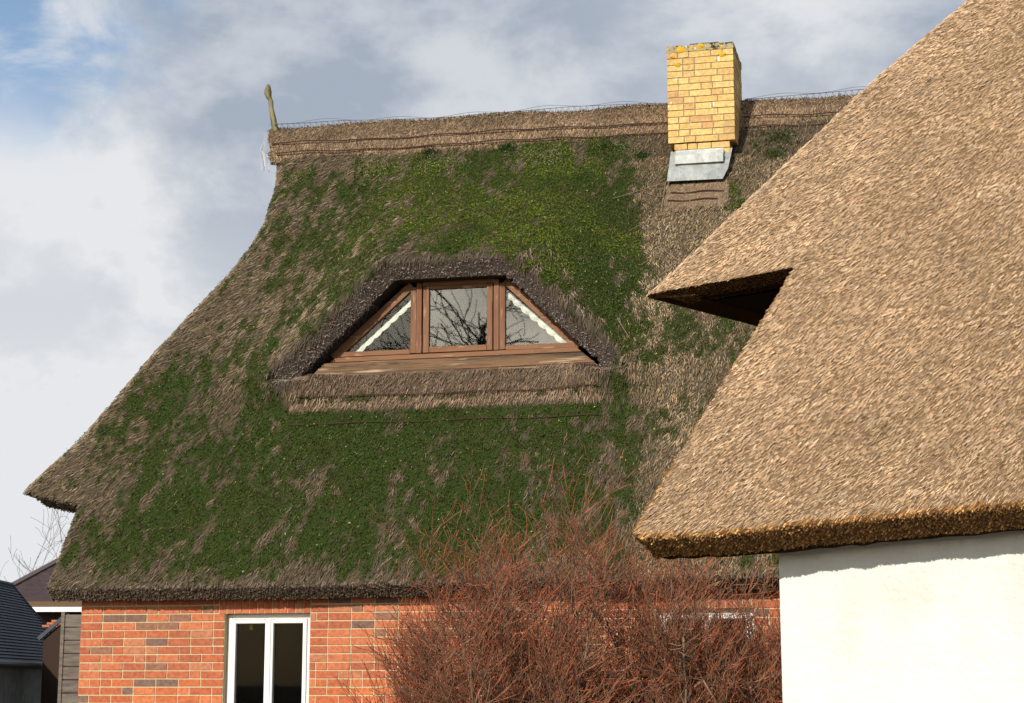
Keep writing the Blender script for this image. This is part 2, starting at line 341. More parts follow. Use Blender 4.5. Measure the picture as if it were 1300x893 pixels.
def open_q(s, z):
    """signed distance to the opening (negative inside) and nearest point of its upper outline"""
    d = []; P_ = []
    for k in range(3): a = seg_dist(s, z, OPEN[k], OPEN[k + 1]); d.append(a[0]); P_.append(a[1:])
    db = seg_dist(s, z, OPEN[3], OPEN[0]); dd = np.stack(d); k = dd.argmin(0); m = dd.min(0); ii = np.arange(len(s))
    px = np.stack([p[0] for p in P_])[k, ii]; pz = np.stack([p[1] for p in P_])[k, ii]
    ins = (z > np.interp(s, OPEN[[0, 3], 0], OPEN[[0, 3], 1])) & (z < np.interp(s, OPEN[:, 0], OPEN[:, 1])) & (s > OPEN[0, 0]) & (s < OPEN[3, 0])
    qa = np.minimum(m, db[0]); return np.where(ins, -qa, qa), m, px, pz
LIP = 1.24
def base_A(s, z): return D0 + (z - Z0) / TA
def d_A(s, z):
    s = np.asarray(s, float); z = np.asarray(z, float); d0 = base_A(s, z)
    q, m, px, pz = open_q(s, z); ql = np.where(q < 0, q, m)
    be = np.maximum(base_A(px, pz) - LIP, .08) + .12
    lowp = (z < 5.04) | ((s > OPEN[0, 0]) & (s < OPEN[3, 0]) & (z < 5.085)); mf = np.minimum(np.hypot(s - OPEN[0, 0], z - 5.04), np.hypot(s - OPEN[3, 0], z - 5.04))
    be = np.where(lowp, max(base_A(0, 5.04) - LIP, .08) + .12, be); ql = np.where(lowp, mf, ql)
    kz = np.where(lowp, sstep((z - 4.6) / .44) * np.maximum(sstep((OPEN[0, 0] + .02 - s) / .3), sstep((s - OPEN[3, 0] + .02) / .3)), 1); x = np.clip((ql - (.12 + .13 * kz)) / (.75 * (1 - kz) + kz * (1.0 + be * .75)), 0, 1); f = (1 - x) ** 1.7
    below = sstep((z - 4.25) / .8); nar = np.clip((.25 - ql) / .25, 0, 2)
    b = be * f * below
    front = LIP + .14 * nar
    d = d0 - b
    # the cut band of the eyebrow itself
    d = np.where((ql < .25) & (z > 5.0), np.minimum(np.maximum(d, front - .02), d0 + .1), d)
    # apron courses under the sill
    ap = sstep((s - 1.86) / .3) * sstep((5.56 - s) / .3)
    d = np.where(z < 5.06, d - ap * (.030 * sstep((z - 4.765) / .02) + .022 * sstep((z - 4.60) / .03) + .02 * sstep((z - 4.45) / .03)), d)
    d = d - .05 * (fbm(np.stack([s * .9, z * .9, s * 0], 1), 2) - .5)
    return d
def snap_A(s, z):
    q, m, px, pz = open_q(s, z); k = (np.abs(q) < .030) & (m < .030); kb = (np.abs(q) < .030) & ~k; return np.where(k, px, s), np.where(k, pz, np.where(kb, np.interp(s, OPEN[[0, 3], 0], OPEN[[0, 3], 1]), z))
zcut_A = lambda s: 3.57 + np.maximum(0, -.24 - s) * .19
phis = np.concatenate([np.linspace(0, .33, 24)[:-1], np.linspace(.33, 1, 220)])
V1, Q1, nf, cols = half_hip(d_A, base_A, sA_A, zcut_A, ZR_A, DR_A, 14.0, .22, phis, 135, snap_A)
qv = open_q(V1[:, 0], V1[:, 2])[0]; front = (np.arange(len(V1)) % cols) < nf; bad = front & (qv < -1e-4)
Q1 = Q1[~bad[Q1].any(1)]
N1 = vnormals(V1, Q1)
if N1[:, 1][front].mean() > 0: Q1 = Q1[:, ::-1]; N1 = -N1
th = .27; off = -N1 * th
near = front & (open_q(V1[:, 0], V1[:, 2])[0] < .45) & (V1[:, 2] > 4.9); off[near] = (0, .30, 0)
rows = np.arange(len(V1)) // cols; cut = (rows == 0) & (V1[:, 0] < -.26)
Nh = N1 * [1, 1, 0]; off[cut] = -unit(Nh[cut]) * .34 + np.array([0, 0, -.10])
lowz_ = (V1[:, 0] < -.26) & ~cut; off[lowz_, 2] = np.maximum(off[lowz_, 2], zcut_A(V1[lowz_, 0]) - .09 - V1[lowz_, 2])
VS1, QS1, rim1 = solid(V1, Q1, N1, th, off)
nz = 34; sg = np.concatenate([np.linspace(14, 9, 20)[:-1], np.linspace(9, 0, 230)]); tt = np.linspace(0, 1, nz)[:, None]
eave_A = lambda s: 2.64 + .05 * (vnoise(np.stack([s * .8, s * 0, s * 0], 1)) - .5)
sVA = lambda z: np.interp(z, [2.5, 3.57], [-.24, -.25])
zlo = eave_A(sg)[None, :]; Zg = zlo + (3.57 - zlo) * tt; Sg = 14 + (sVA(Zg) - 14) * ((14 - sg) / 14)[None, :]
Dg = d_A(Sg.ravel(), Zg.ravel()).reshape(Sg.shape); V2, Q2 = sheet(Sg, Zg, Dg); N2 = vnormals(V2, Q2)
if N2[:, 1].mean() > 0: Q2 = Q2[:, ::-1]; N2 = -N2
off = -N2 * .25; off[:Sg.shape[1]] = (0, .16, -.12); VS2, QS2, rim2 = solid(V2, Q2, N2, .25, off)
# rear lower slope
Vb = V2.copy(); Vb[:, 1] = 2 * DR_A - base_A(V2[:, 0], V2[:, 2]); Qb = Q2[:, ::-1]; VSb, QSb, _ = solid(Vb, Qb, vnormals(Vb, Qb), .25)

# moss map: how much of the thatch is overgrown, by place on the roof
MX = np.array([0, 50, 100, 150, 200, 250, 300, 350, 400, 450, 500, 550, 600, 650, 700, 750, 800, 830, 870, 920, 980])
MY = np.array([185, 215, 240, 270, 310, 350, 400, 450, 490, 515, 550, 600, 650, 700, 735, 760])
MT = np.array([
 [0, 0, 0, 0, 0, 0, 0, .0, .1, .1, .1, .2, .4, .7, .7, .4, .2, .1, 0, 0, .1],
 [0, 0, 0, 0, 0, 0, 0, .2, .4, .55, .7, .8, .9, .9, .9, .8, .5, .2, .1, 0, .2],
 [0, 0, 0, 0, 0, 0, 0, .35, .75, .75, .7, .75, .8, .9, .95, .95, .6, .2, .1, .1, 0],
 [0, 0, 0, 0, 0, 0, .3, .3, .35, .6, .65, .7, .8, .9, .95, .9, .65, .25, .1, .1, 0],
 [0, 0, 0, 0, 0, .3, .35, .45, .55, .5, .6, .75, .9, .95, .95, .95, .8, .4, .1, .1, 0],
 [0, 0, 0, 0, 0, .3, .2, .35, .45, .65, .85, .8, .6, .8, .95, .95, .9, .4, .15, .2, .2],
 [0, 0, 0, 0, .3, .25, .3, .5, .45, .5, .3, .2, .2, .4, .8, .9, .9, .35, .35, .45, .3],
 [0, 0, 0, .2, .25, .4, .5, .5, .3, .1, 0, 0, 0, 0, 0, .3, .6, .35, .5, .45, .3],
 [0, 0, .2, .3, .5, .6, .6, .55, .1, 0, 0, 0, 0, .1, .2, .35, .3, .2, .4, .4, .3],
 [0, 0, .2, .35, .6, .6, .6, .6, .5, .7, .8, .75, .8, .85, .85, .7, .3, .25, .45, .4, .3],
 [0, .3, .35, .5, .6, .6, .6, .75, .95, .9, .85, .85, .9, .9, .9, .85, .45, .2, .35, .3, .3],
 [0, .2, .3, .55, .6, .6, .65, .65, .75, .75, .8, .8, .85, .85, .8, .8, .4, .25, .3, .3, .3],
 [0, .2, .5, .55, .7, .75, .8, .8, .85, .85, .85, .85, .85, .85, .8, .7, .5, .3, .35, .3, .3],
 [0, .2, .35, .6, .75, .7, .65, .7, .8, .75, .75, .75, .75, .7, .7, .6, .5, .3, .3, .3, .3],
 [0, 0, .1, .25, .4, .3, .3, .35, .4, .3, .35, .3, .3, .2, .3, .2, .2, .2, .2, .2, .2],
 [0, 0, 0, 0, .05, 0, 0, 0, .05, 0, 0, 0, 0, 0, 0, 0, 0, 0, 0, 0, 0]])
MT[2:7, 7:10] += .12; MT[1:8, 18:] += .1; MT[6:14, 18:20] += .12
def moss_A(P):
    px, py = to_pix(P, ANG_A, O_A); px = np.clip(px, 0, 979.9); py = np.clip(py, 185, 759.9)
    i = np.searchsorted(MX, px, 'right') - 1; j = np.searchsorted(MY, py, 'right') - 1
    fx = (px - MX[i]) / (MX[i + 1] - MX[i]); fy = (py - MY[j]) / (MY[j + 1] - MY[j])
    t_ = (MT[j, i] * (1 - fx) + MT[j, i + 1] * fx) * (1 - fy) + (MT[j + 1, i] * (1 - fx) + MT[j + 1, i + 1] * fx) * fy
    s, z = P[:, 0], P[:, 2]; k = .6 * np.exp(-(s + .6) / 2.5)
    n = fbm(np.stack([(s - z * k) * 2.6, z * 1.7, P[:, 1] * .3], 1), 5, .62)
    dab = vnoise(np.stack([(s - z * k) * 6.5, z * 3.6, P[:, 1] * .5 + 9], 1)) - .5
    nf_ = vnoise(np.stack([s * 21, z * 13, P[:, 1] * 2], 1)) - .5
    ap = (s > 1.9) & (s < 5.5) & (z < 5.05) & (z > 4.40) & (P[:, 1] < 1.6)
    t_ = np.where(ap, np.where(z < 4.61, 1.0, np.where((z > 4.70) & (z < 4.775), .50, .0)), t_)
    mq = open_q(s, z)[1]; t_ = np.where((z > 4.9) & (P[:, 1] < DR_A), t_ * (.35 + .65 * sstep((mq - .10) / .26)), t_)
    return np.where(P[:, 1] > DR_A, 0, sstep((t_ * 1.15 + (n - .5) * 1.30 + dab * .80 + nf_ * .95 - .36) / .50)), px, py
def band_mask(P):
    q, m, _, _ = open_q(P[:, 0], P[:, 2]); wv = .15 + .11 * (vnoise(P * 4) - .5) + .07 * (vnoise(P * 19) - .5)
    return (m < wv) & ((P[:, 2] > 5.03) | ((P[:, 2] > 4.93) & ((P[:, 0] < OPEN[0, 0]) | (P[:, 0] > OPEN[3, 0])))) & (P[:, 1] < DR_A), m
def bedcol(P):
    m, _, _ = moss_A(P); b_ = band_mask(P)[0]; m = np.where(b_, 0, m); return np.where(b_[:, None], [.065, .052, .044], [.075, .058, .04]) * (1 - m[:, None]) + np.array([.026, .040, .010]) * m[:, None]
VS = np.concatenate([VS1, VS2, VSb]); QS = np.concatenate([QS1, QS2 + len(VS1), QSb + len(VS1) + len(VS2)])
roofA = np_mesh('thatch_roof', VS, [QS], M['baseA'], HA, col=bedcol(VS))

# reeds and moss over the outer surface
VO = np.concatenate([V1, V2]); QO = np.concatenate([Q1, Q2 + len(V1)]); NO = np.concatenate([N1, N2])
P, Nn = sample(VO, QO, NO, 560000)
keep = (P[:, 1] < DR_A + .3) & (P[:, 0] < 11.5) & ((rng.random(len(P)) < .3) | ((P[:, 0] < 8.6) & ~((P[:, 0] > 7.8) & (P[:, 2] < 5.5)))); P = P[keep]; Nn = Nn[keep]
def fanA(P): return 1.0 * np.exp(-np.maximum(P[:, 0] - np.interp(P[:, 2], sA_z, sA_s), 0) / 1.7) + .12
mo, px, py = moss_A(P); band, bm_ = band_mask(P); wq = .10 * (vnoise(P * [0, 0, 14]) - .5); apron = (P[:, 2] > 4.62 + .05 * (vnoise(P * [8, 0, 0]) - .5)) & (P[:, 2] < 5.06) & (P[:, 0] > 1.93 + wq) & (P[:, 0] < 5.46 + wq) & (P[:, 1] < 2)
grey = sstep((px - 770) / 60) * (py > 200); rnd = rng.random(len(P))
# reeds
kr = (rnd < np.where(band, 1.0, np.where(apron, .9, (.62 + .38 * grey - .40 * mo)))) ; Pr, Nr = P[kr], Nn[kr]; n = len(Pr); mr, gr, br, ar = mo[kr], grey[kr], band[kr], apron[kr]
jit = np.where(gr > .5, .30, .24); D = downdir(Nr, fanA(Pr), jit)
lift = rng.normal(.10, .10, n) + gr * .12
D = unit(D + Nr * lift[:, None])
L = rng.uniform(.03, .10, n) * (1 - .35 * mr); W = rng.uniform(.005, .0105, n) * (1 - .2 * mr)
# butt-cut band: stubs pointing out of the face
ob = unit(np.stack([rng.normal(0, .4, n), -np.ones(n), rng.normal(-.35, .35, n)], 1)); D = np.where(br[:, None], ob, D); L = np.where(br, rng.uniform(.012, .055, n), L)
W = np.where(br, rng.uniform(.005, .010, n), W)
pal = pick([(.20, .145, .085), (.27, .20, .12), (.145, .105, .065), (.22, .17, .115), (.33, .26, .165), (.10, .075, .05)], n)
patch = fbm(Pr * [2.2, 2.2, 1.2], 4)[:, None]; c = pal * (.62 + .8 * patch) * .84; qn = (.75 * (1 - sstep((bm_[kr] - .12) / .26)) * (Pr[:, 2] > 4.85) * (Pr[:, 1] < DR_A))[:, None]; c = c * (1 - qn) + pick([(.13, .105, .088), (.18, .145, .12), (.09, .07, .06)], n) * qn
gcol = pick([(.26, .22, .165), (.20, .165, .12), (.34, .27, .18), (.13, .115, .09), (.17, .135, .085)], n) * (.62 + 1.25 * patch) * [1.16, 1.06, .90]; c = c * (1 - gr[:, None]) + gcol * gr[:, None]
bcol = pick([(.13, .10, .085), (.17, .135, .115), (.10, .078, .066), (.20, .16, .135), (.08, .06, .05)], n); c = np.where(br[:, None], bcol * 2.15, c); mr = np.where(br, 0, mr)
acol = pick([(.23, .16, .105), (.18, .12, .08), (.29, .21, .145)], n) * np.where(Pr[:, 2] < 4.78, 1.45, 1.0)[:, None]; c = np.where((ar & ~br)[:, None], acol, c)
tk = (mr * rng.uniform(.25, .85, n))[:, None]; c = c * (1 - tk) + np.array([.040, .042, .016]) * tk
base = Pr - D * L[:, None] * np.where(br, .5, .6)[:, None] + Nr * (rng.uniform(-.004, .02, n) + .02 * (fbm(Pr * [16, 16, 9], 2) - .5))[:, None]
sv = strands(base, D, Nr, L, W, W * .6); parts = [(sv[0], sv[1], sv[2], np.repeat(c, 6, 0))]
# butt ends along the eave, the verge and the hip cut
def rim_reeds(VS, rim, sel, n, Nout, fan, colf, Lr=(.03, .09), Wr=(.008, .014), poke=.45, droop=.0):
    rc = VS[rim].mean(1); r = rim[sel(rc)]
    if not len(r): return []
    P, _ = sample(VS, r, None, n); Nf = np.tile(np.array(Nout, float), (n, 1)); D = downdir(Nf, fan(P), .28); D[:, 2] -= droop; D = unit(D + rng.normal(0, .12, (n, 3)))
    L = rng.uniform(*Lr, n); W = rng.uniform(*Wr, n); sv = strands(P - D * (L * (1 - poke))[:, None], D, Nf, L, W, W * .8, .95); return [(sv[0], sv[1], sv[2], np.repeat(colf(P, n), 6, 0))]
nA = (0, -math.sin(math.atan(TA)), math.cos(math.atan(TA)))
greyed = lambda P, n: pick([(.14, .105, .075), (.21, .165, .12), (.27, .215, .16), (.09, .065, .045)], n)
parts += rim_reeds(VS2, rim2, lambda r: (r[:, 2] < 2.75) & (r[:, 0] < 9) & (r[:, 1] < 2), 26000, nA, fanA, greyed, poke=.5)
parts += rim_reeds(VS2, rim2, lambda r: (r[:, 0] < -.1) & (r[:, 2] < 3.5), 4000, nA, fanA, greyed)
parts += rim_reeds(VS1, rim1, lambda r: (r[:, 0] < -.2) & (r[:, 2] < 3.9), 7000, nA, fanA, greyed, poke=.3)
parts += rim_reeds(VS1, rim1, lambda r: (r[:, 0] > 1.7) & (r[:, 0] < 5.7) & (r[:, 2] > 4.9) & (r[:, 2] < 6.4) & (r[:, 1] < 1.5), 5000, (0, -.9, .3), lambda P: P[:, 0] * 0, lambda P, n: pick([(.08, .06, .05), (.12, .09, .08)], n), Lr=(.02, .06), poke=.6)
v, f, c = concat(parts); np_mesh('weathered_reeds', v, f, M['reedA'], roofA, col=c, kind='stuff')
# moss cushions
km = (rng.random(len(P)) < mo * np.where(apron, .7, 1.0) * .80) & ~band; Pm, Nm, pxm, pym = P[km], Nn[km], px[km], py[km]; n = len(Pm)
yel = sstep((fbm(Pm * 1.1 + 9, 3) - .38) / .25) * sstep((560 - pym) / 200) * sstep((pxm - 380) / 150)
g1 = pick([(.038, .066, .010), (.025, .046, .008), (.052, .086, .013), (.062, .078, .018)], n); g2 = pick([(.105, .145, .014), (.14, .18, .02), (.075, .105, .013), (.12, .125, .022)], n)
ol = sstep((fbm(Pm * 2.7 + 4, 4) - .46) / .16)[:, None]; g1 = g1 * (1 - .65 * ol) + np.array([.062, .060, .018]) * .65 * ol; g2 = g2 * (1 - .5 * ol) + np.array([.10, .095, .025]) * .5 * ol; cm = g1 * (1 - yel[:, None]) + g2 * yel[:, None]; pale = rng.random(n) < .012; cm[pale] = (.30, .30, .13); leaf = rng.random(n) < .0012; cm[leaf] = (.42, .17, .07)
cm *= 1.2 * (.45 + 1.1 * fbm(Pm * 9, 3))[:, None]
lump = fbm(Pm * [13, 13, 10], 3); tv, tf = tufts(Pm + Nm * (.005 + .05 * np.maximum(lump - .35, 0))[:, None], Nm, rng.uniform(.008, .019, n), 4)
np_mesh('moss_cushions', tv, [tf], M['moss'], roofA, col=np.repeat(cm, 12, 0), kind='stuff')
# pale stonecrop clumps and little plants close under the ridge
sc_ = []
for (s_, z_, r_, colr) in [(2.05, 8.12, .17, (.30, .32, .10)), (2.75, 8.17, .10, (.22, .27, .08)), (3.05, 8.16, .13, (.26, .29, .10)), (4.1, 8.2, .12, (.24, .28, .09)), (4.35, 8.13, .15, (.30, .31, .14)), (5.3, 8.2, .12, (.20, .25, .09)),
                          (1.05, 8.1, .06, (.3, .32, .12)), (5.05, 8.22, .1, (.06, .11, .02)), (7.25, 8.2, .14, (.05, .09, .02)), (7.2, 7.95, .1, (.07, .11, .02)), (5.55, 8.05, .07, (.05, .1, .02)), (3.8, 8.35, .08, (.04, .09, .02)), (2.75, 8.36, .09, (.04, .08, .02))]:
    n = int(2300 * r_); a = rng.normal(size=(n, 2)) * r_ * .8 * np.abs(rng.normal(size=(n, 1))) ** .5; s = s_ + a[:, 0] * 1.25; z = z_ + a[:, 1] * .8; Pp = np.stack([s, d_A(s, z) - .012 - .015 * rng.random(n), z], 1)
    tv, tf = tufts(Pp, np.tile(np.array(nA), (n, 1)), rng.uniform(.010, .024, n), 4); sc_.append((tv, None, tf, np.repeat(np.tile(np.array(colr) * .72, (n, 1)) * rng.uniform(.5, 1.3, (n, 1)), 12, 0)))
v, f, c = concat(sc_); np_mesh('stonecrop', v, f, M['moss'], roofA, col=c, kind='stuff')


# ridge cap
nS = 300; sC = np.linspace(.40, 14, nS)
lowz = 8.38; prof = []
for a in np.linspace(0, 1, 14): prof.append((base_A(0, lowz) - .012 - .035 * math.sin(a * 2.6) + (DR_A - base_A(0, lowz)) * a ** 1.12 * .985, lowz + (8.925 - lowz) * (1 - (1 - a) ** 1.25)))
prof += [(2 * DR_A - d_, z_) for d_, z_ in prof[::-1][1:]]
Gc = np.zeros((len(prof), nS, 3))
for i, (d_, z_) in enumerate(prof):
    Gc[i, :, 0] = sC + (np.interp(z_, sA_z, sA_s) - .03 - .40) * (1 - (sC - .4) / 13.6); Gc[i, :, 1] = d_ - .03 * (vnoise(np.stack([sC * 1.7, sC * 0 + i * .3, sC * 0], 1)) - .5); Gc[i, :, 2] = z_ + .07 * (fbm(np.stack([sC * 1.1, sC * 0 + 3, sC * 0], 1), 3) - .5) * (z_ > 8.6) - .013 * (sC - .4)
Vc = Gc.reshape(-1, 3); ic = np.arange(len(Vc)).reshape(len(prof), nS); Qc = np.stack([ic[:-1, :-1], ic[:-1, 1:], ic[1:, 1:], ic[1:, :-1]], -1).reshape(-1, 4)
Nc = vnormals(Vc, Qc)
if Nc[:, 1][Vc[:, 1] < DR_A].mean() > 0: Qc = Qc[:, ::-1]; Nc = -Nc
VSc, QSc, rimc = solid(Vc, Qc, Nc, .07)
cap = np_mesh('ridge_cap', VSc, [QSc], M['baseA'], HA, col=np.tile(np.array([.085, .06, .04]), (len(VSc), 1)))
P2, Nn2 = sample(Vc, Qc, Nc, 85000); k = (P2[:, 0] < 8.9) & (P2[:, 1] < DR_A + .12) & ~((P2[:, 0] > 5.9) & (P2[:, 0] < 6.72) & (P2[:, 1] < 4.0)); P2, Nn2 = P2[k], Nn2[k]; n = len(P2)
D = downdir(Nn2, np.full(n, .15), .33); D = unit(D + Nn2 * rng.normal(.16, .12, n)[:, None]); L = rng.uniform(.03, .10, n); W = rng.uniform(.006, .012, n)
c = pick([(.22, .15, .09), (.30, .215, .135), (.16, .11, .07), (.25, .185, .12), (.11, .075, .05)], n) * (.55 + .9 * fbm(P2 * [3, 3, 3], 4))[:, None] * np.where(P2[:, 2] < 8.67, 1.5, 1.15)[:, None]
up_tip = (P2[:, 2] > 8.895 - .013 * P2[:, 0])[:, None]; D = np.where(up_tip, unit(np.stack([rng.normal(0, .6, n), rng.normal(0, .6, n), rng.uniform(.0, .7, n)], 1)), D)
sv = strands(P2 - D * L[:, None] * .5, D, Nn2, L, W, W * .6); prt = [(sv[0], sv[1], sv[2], np.repeat(c, 6, 0))]
prt += rim_reeds(VSc, rimc, lambda r: (r[:, 2] < 8.5) & (r[:, 1] < DR_A) & (r[:, 0] < 9), 9000, nA, lambda P: P[:, 0] * 0 + .1, lambda P, n: pick([(.26, .19, .12), (.17, .12, .075), (.33, .25, .16)], n), poke=.7)
v, f, c = concat(prt); np_mesh('ridge_reeds', v, f, M['reedA'], cap, col=c, kind='stuff')
def capd(z): return np.interp(z, [p[1] for p in prof[:14]], [p[0] for p in prof[:14]]) - .03
for z_ in (8.625, 8.47):
    for s0, s1 in ((.56 if z_ > 8.5 else .64, 5.86), (6.8, 9.5)):
        m = MB(); pts = [(s, capd(z_) - .006 * math.sin(s * 9) - .012, z_ - .013 * (s - .4) + .012 * math.sin(s * 2.1) + .008 * math.sin(s * 7.3)) for s in np.linspace(s0, s1, 70)]; m.tube(pts, .0085, 5); m.build('sway_rod', M['sway'], cap)
m = MB()
top = lambda s: 8.955 - .013 * (s - .4) + .02 * math.sin(s * 1.7)
for s0, s1, hh in ((.46, 5.86, .015), (6.8, 8.8, .015)):
    m.tube([(s, DR_A - .03, top(s) + hh * (.6 + .5 * math.sin(s * 5.1) * math.sin(s * 1.3))) for s in np.linspace(s0, s1, 60)], .004, 4)
    m.tube([(s, DR_A - .14, top(s) - .005 + .02 * math.sin(s * 6.3)) for s in np.linspace(s0, s1, 60)], .003, 4)
    k = s0
    while k < s1 - .1:
        m.tube([(k, DR_A - .22, top(k) - .05), (k + .04, DR_A - .03, top(k) + .008), (k + .08, DR_A + .15, top(k) - .05)], .0022, 3); m.tube([(k + .08, DR_A - .22, top(k) - .05), (k + .04, DR_A - .03, top(k) + .008), (k, DR_A + .15, top(k) - .05)], .0022, 3); k += .08
m.build('ridge_netting', M['wire'], cap)
m = MB()     # net end hanging off the gable end of the ridge
for k in range(7): m.tube([(.40, DR_A - .1 + k * .03, 8.85), (.33 + random.uniform(-.02, .02), DR_A - .12 + k * .035, 8.62), (.36 + random.uniform(-.03, .03), DR_A - .1 + k * .03, 8.34)], .003, 3)
m.build('loose_netting', M['wire'], cap)
# ridge-end post
m = MB(); m.tube([(.545, 4.1, 8.6), (.52, 4.1, 8.80), (.475, 4.1, 9.06), (.44, 4.1, 9.20), (.425, 4.1, 9.29), (.415, 4.1, 9.32), (.40, 4.1, 9.36), (.385, 4.1, 9.42), (.383, 4.1, 9.50), (.392, 4.1, 9.54)],
               [.05, .048, .040, .034, .032, .030, .040, .052, .036, .020], 9); po = m.build('ridge_post', M['post'], HA, smooth=True)
for v_ in po.data.vertices: v_.co.x += .006 * math.sin(v_.co.z * 40); v_.co.y += .006 * math.cos(v_.co.z * 33)

# small reed patch with rods below the chimney, and rods of the sill apron
for z_, s0, s1 in ((7.42, 5.98, 6.62), (7.30, 5.95, 6.55)):
    m = MB(); m.tube([(s, float(d_A(np.array([s]), np.array([z_]))[0]) - .045, z_ + .01 * math.sin(s * 14)) for s in np.linspace(s0, s1, 14)], .009, 5); m.build('sway_rod', M['sway'], roofA)
for z_, s0, s1 in ((4.785, 2.0, 5.45), (4.455, 1.95, 5.5)):
    m = MB(); m.tube([(s, float(d_A(np.array([s]), np.array([z_ - .004]))[0]) - .022, z_ + .008 * math.sin(s * 5)) for s in np.linspace(s0, s1, 50)], .0055, 5); m.build('sway_rod', M['sway'], roofA)
n = 5200; s = rng.uniform(5.94, 6.64, n) + rng.normal(0, .02, n); z = rng.uniform(7.26, 7.56, n) - np.abs(rng.normal(0, .05, n)); Pq = np.stack([s, d_A(s, z) - .02, z], 1); Nq = np.tile(np.array(nA), (n, 1)); D = unit(downdir(Nq, np.full(n, .25), .3) + Nq * .15)
L = rng.uniform(.05, .12, n); W = rng.uniform(.007, .012, n); sv = strands(Pq - D * L[:, None] * .5, D, Nq, L, W, W * .7)
np_mesh('reed_patch', sv[0], [sv[1], sv[2]], M['reedA'], roofA, col=np.repeat(pick([(.36, .265, .175), (.29, .21, .14), (.21, .15, .10)], n), 6, 0), kind='stuff')
m = MB()    # loose dead stalks lying on the thatch beside the chimney
for a, b in (((5.3, 7.35), (5.95, 7.62)), ((5.55, 6.85), (6.15, 7.3)), ((5.75, 6.35), (6.2, 6.75)), ((5.9, 7.6), (5.89, 7.15)), ((6.1, 7.5), (6.3, 7.15)), ((5.95, 6.6), (6.25, 6.35)), ((5.6, 5.6), (5.75, 5.35)), ((6.3, 5.9), (6.45, 6.1))):
    pts = []
    for k in range(5):
        s = a[0] + (b[0] - a[0]) * k / 4; z = a[1] + (b[1] - a[1]) * k / 4; pts.append((s, float(d_A(np.array([s]), np.array([z]))[0]) - .05 - .02 * math.sin(k), z))
    m.tube(pts, .0035, 4)
m.build('loose_stalks', mat('dead stalk', (.26, .19, .12), .8, .1), roofA, kind='stuff')

# dormer window --------------------------------------------------
DW = bpy.data.objects.new('dormer_window', None); link(DW, HA); DW.location = (3.7, 1.565, 5.2); DW['label'] = 'brown timber eyebrow dormer window with three panes'
class DMB(MB):
    def build(s, *a, **k):
        s.v = [(x - 3.7, y - 1.48, z - 5.2) for x, y, z in s.v]; return MB.build(s, *a, **k)
m = DMB(); m.prism([(1.98, 5.045), (5.40, 5.06), (5.20, 5.235), (2.17, 5.225)], 1.37, 1.47); b1 = m.build('sill_beam', M['beam'], DW, bevel=.008)
m = DMB(); m.prism([(3.75, 5.10), (5.34, 5.118), (5.315, 5.137), (3.75, 5.119)], 1.362, 1.376); m.build('sill_strip', M['woodh'], DW)
m = DMB(); m.prism([(2.22, 5.242), (5.18, 5.252), (5.12, 5.305), (2.28, 5.297)], 1.435, 1.53); m.build('frame_rail', M['woodh'], DW, bevel=.004)
def wood_bar(a, b, wd, y0, y1, name='frame_bar', mt='wood'): m = DMB(); m.bar(a, b, wd, y0, y1); m.build(name, M[mt], DW, bevel=.004)
# posts, head
for x in (3.285, 4.195): wood_bar((x, 5.31), (x, 6.13), .062, 1.44, 1.53, 'mullion')
wood_bar((3.32, 6.115), (4.165, 6.115), .05, 1.45, 1.53, 'head', 'woodh')
# centre sash
for nm, a, b, wd, mt in (('sash_stile', (3.365, 5.315), (3.365, 6.085), .072, 'wood'), ('sash_stile', (4.115, 5.315), (4.115, 6.085), .066, 'wood')): wood_bar(a, b, wd, 1.452, 1.51, nm, mt)
wood_bar((3.405, 5.348), (4.08, 5.348), .066, 1.453, 1.512, 'sash_rail', 'woodh'); wood_bar((3.405, 6.068), (4.08, 6.068), .04, 1.453, 1.512, 'sash_rail', 'woodh')
# left and right corner sashes
wood_bar((3.215, 5.315), (3.215, 6.085), .07, 1.454, 1.51, 'sash_stile'); wood_bar((2.30, 5.335), (3.178, 5.335), .056, 1.455, 1.51, 'sash_rail', 'woodh'); wood_bar((2.25, 5.300), (3.19, 6.115), .095, 1.462, 1.525, 'raking_rail', 'woodh')
wood_bar((4.262, 5.315), (4.262, 6.085), .07, 1.454, 1.51, 'sash_stile'); wood_bar((4.30, 5.335), (5.10, 5.335), .056, 1.455, 1.51, 'sash_rail', 'woodh'); wood_bar((4.29, 6.115), (5.14, 5.305), .085, 1.462, 1.525, 'raking_rail', 'woodh')
for poly in ([(3.40, 5.375), (4.085, 5.375), (4.085, 6.055), (3.40, 6.055)], [(2.42, 5.36), (3.185, 5.36), (3.185, 6.03)], [(4.295, 5.36), (5.03, 5.36), (4.295, 6.03)]):
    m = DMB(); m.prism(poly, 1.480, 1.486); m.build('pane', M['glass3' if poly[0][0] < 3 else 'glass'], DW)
def lace(x0, z0, x1, z1, wd):
    V = []; F = []; n = 60; L_ = math.hypot(x1 - x0, z1 - z0); tx, tz = (x1 - x0) / L_, (z1 - z0) / L_; nx, nz = -tz, tx
    if nz > 0: nx, nz = -nx, -nz
    for i in range(n + 1):
        a = i / n * L_; w_ = wd * (.55 + .45 * abs(math.sin(a * 24)) ** .6)
        for k, ww in enumerate((0, .5, 1)): V.append((x0 + tx * a + nx * w_ * ww, 1.53 + .008 * math.sin(a * 48 + k), z0 + tz * a + nz * w_ * ww))
    for i in range(n):
        for k in (0, 1): F.append((i * 3 + k, i * 3 + k + 1, i * 3 + k + 4, i * 3 + k + 3))
    m = DMB(); m.add(V, F); m.build('lace_curtain', M['lace'], DW)
lace(2.50, 5.375, 3.20, 5.985, .058); lace(4.29, 6.01, 5.00, 5.375, .064)
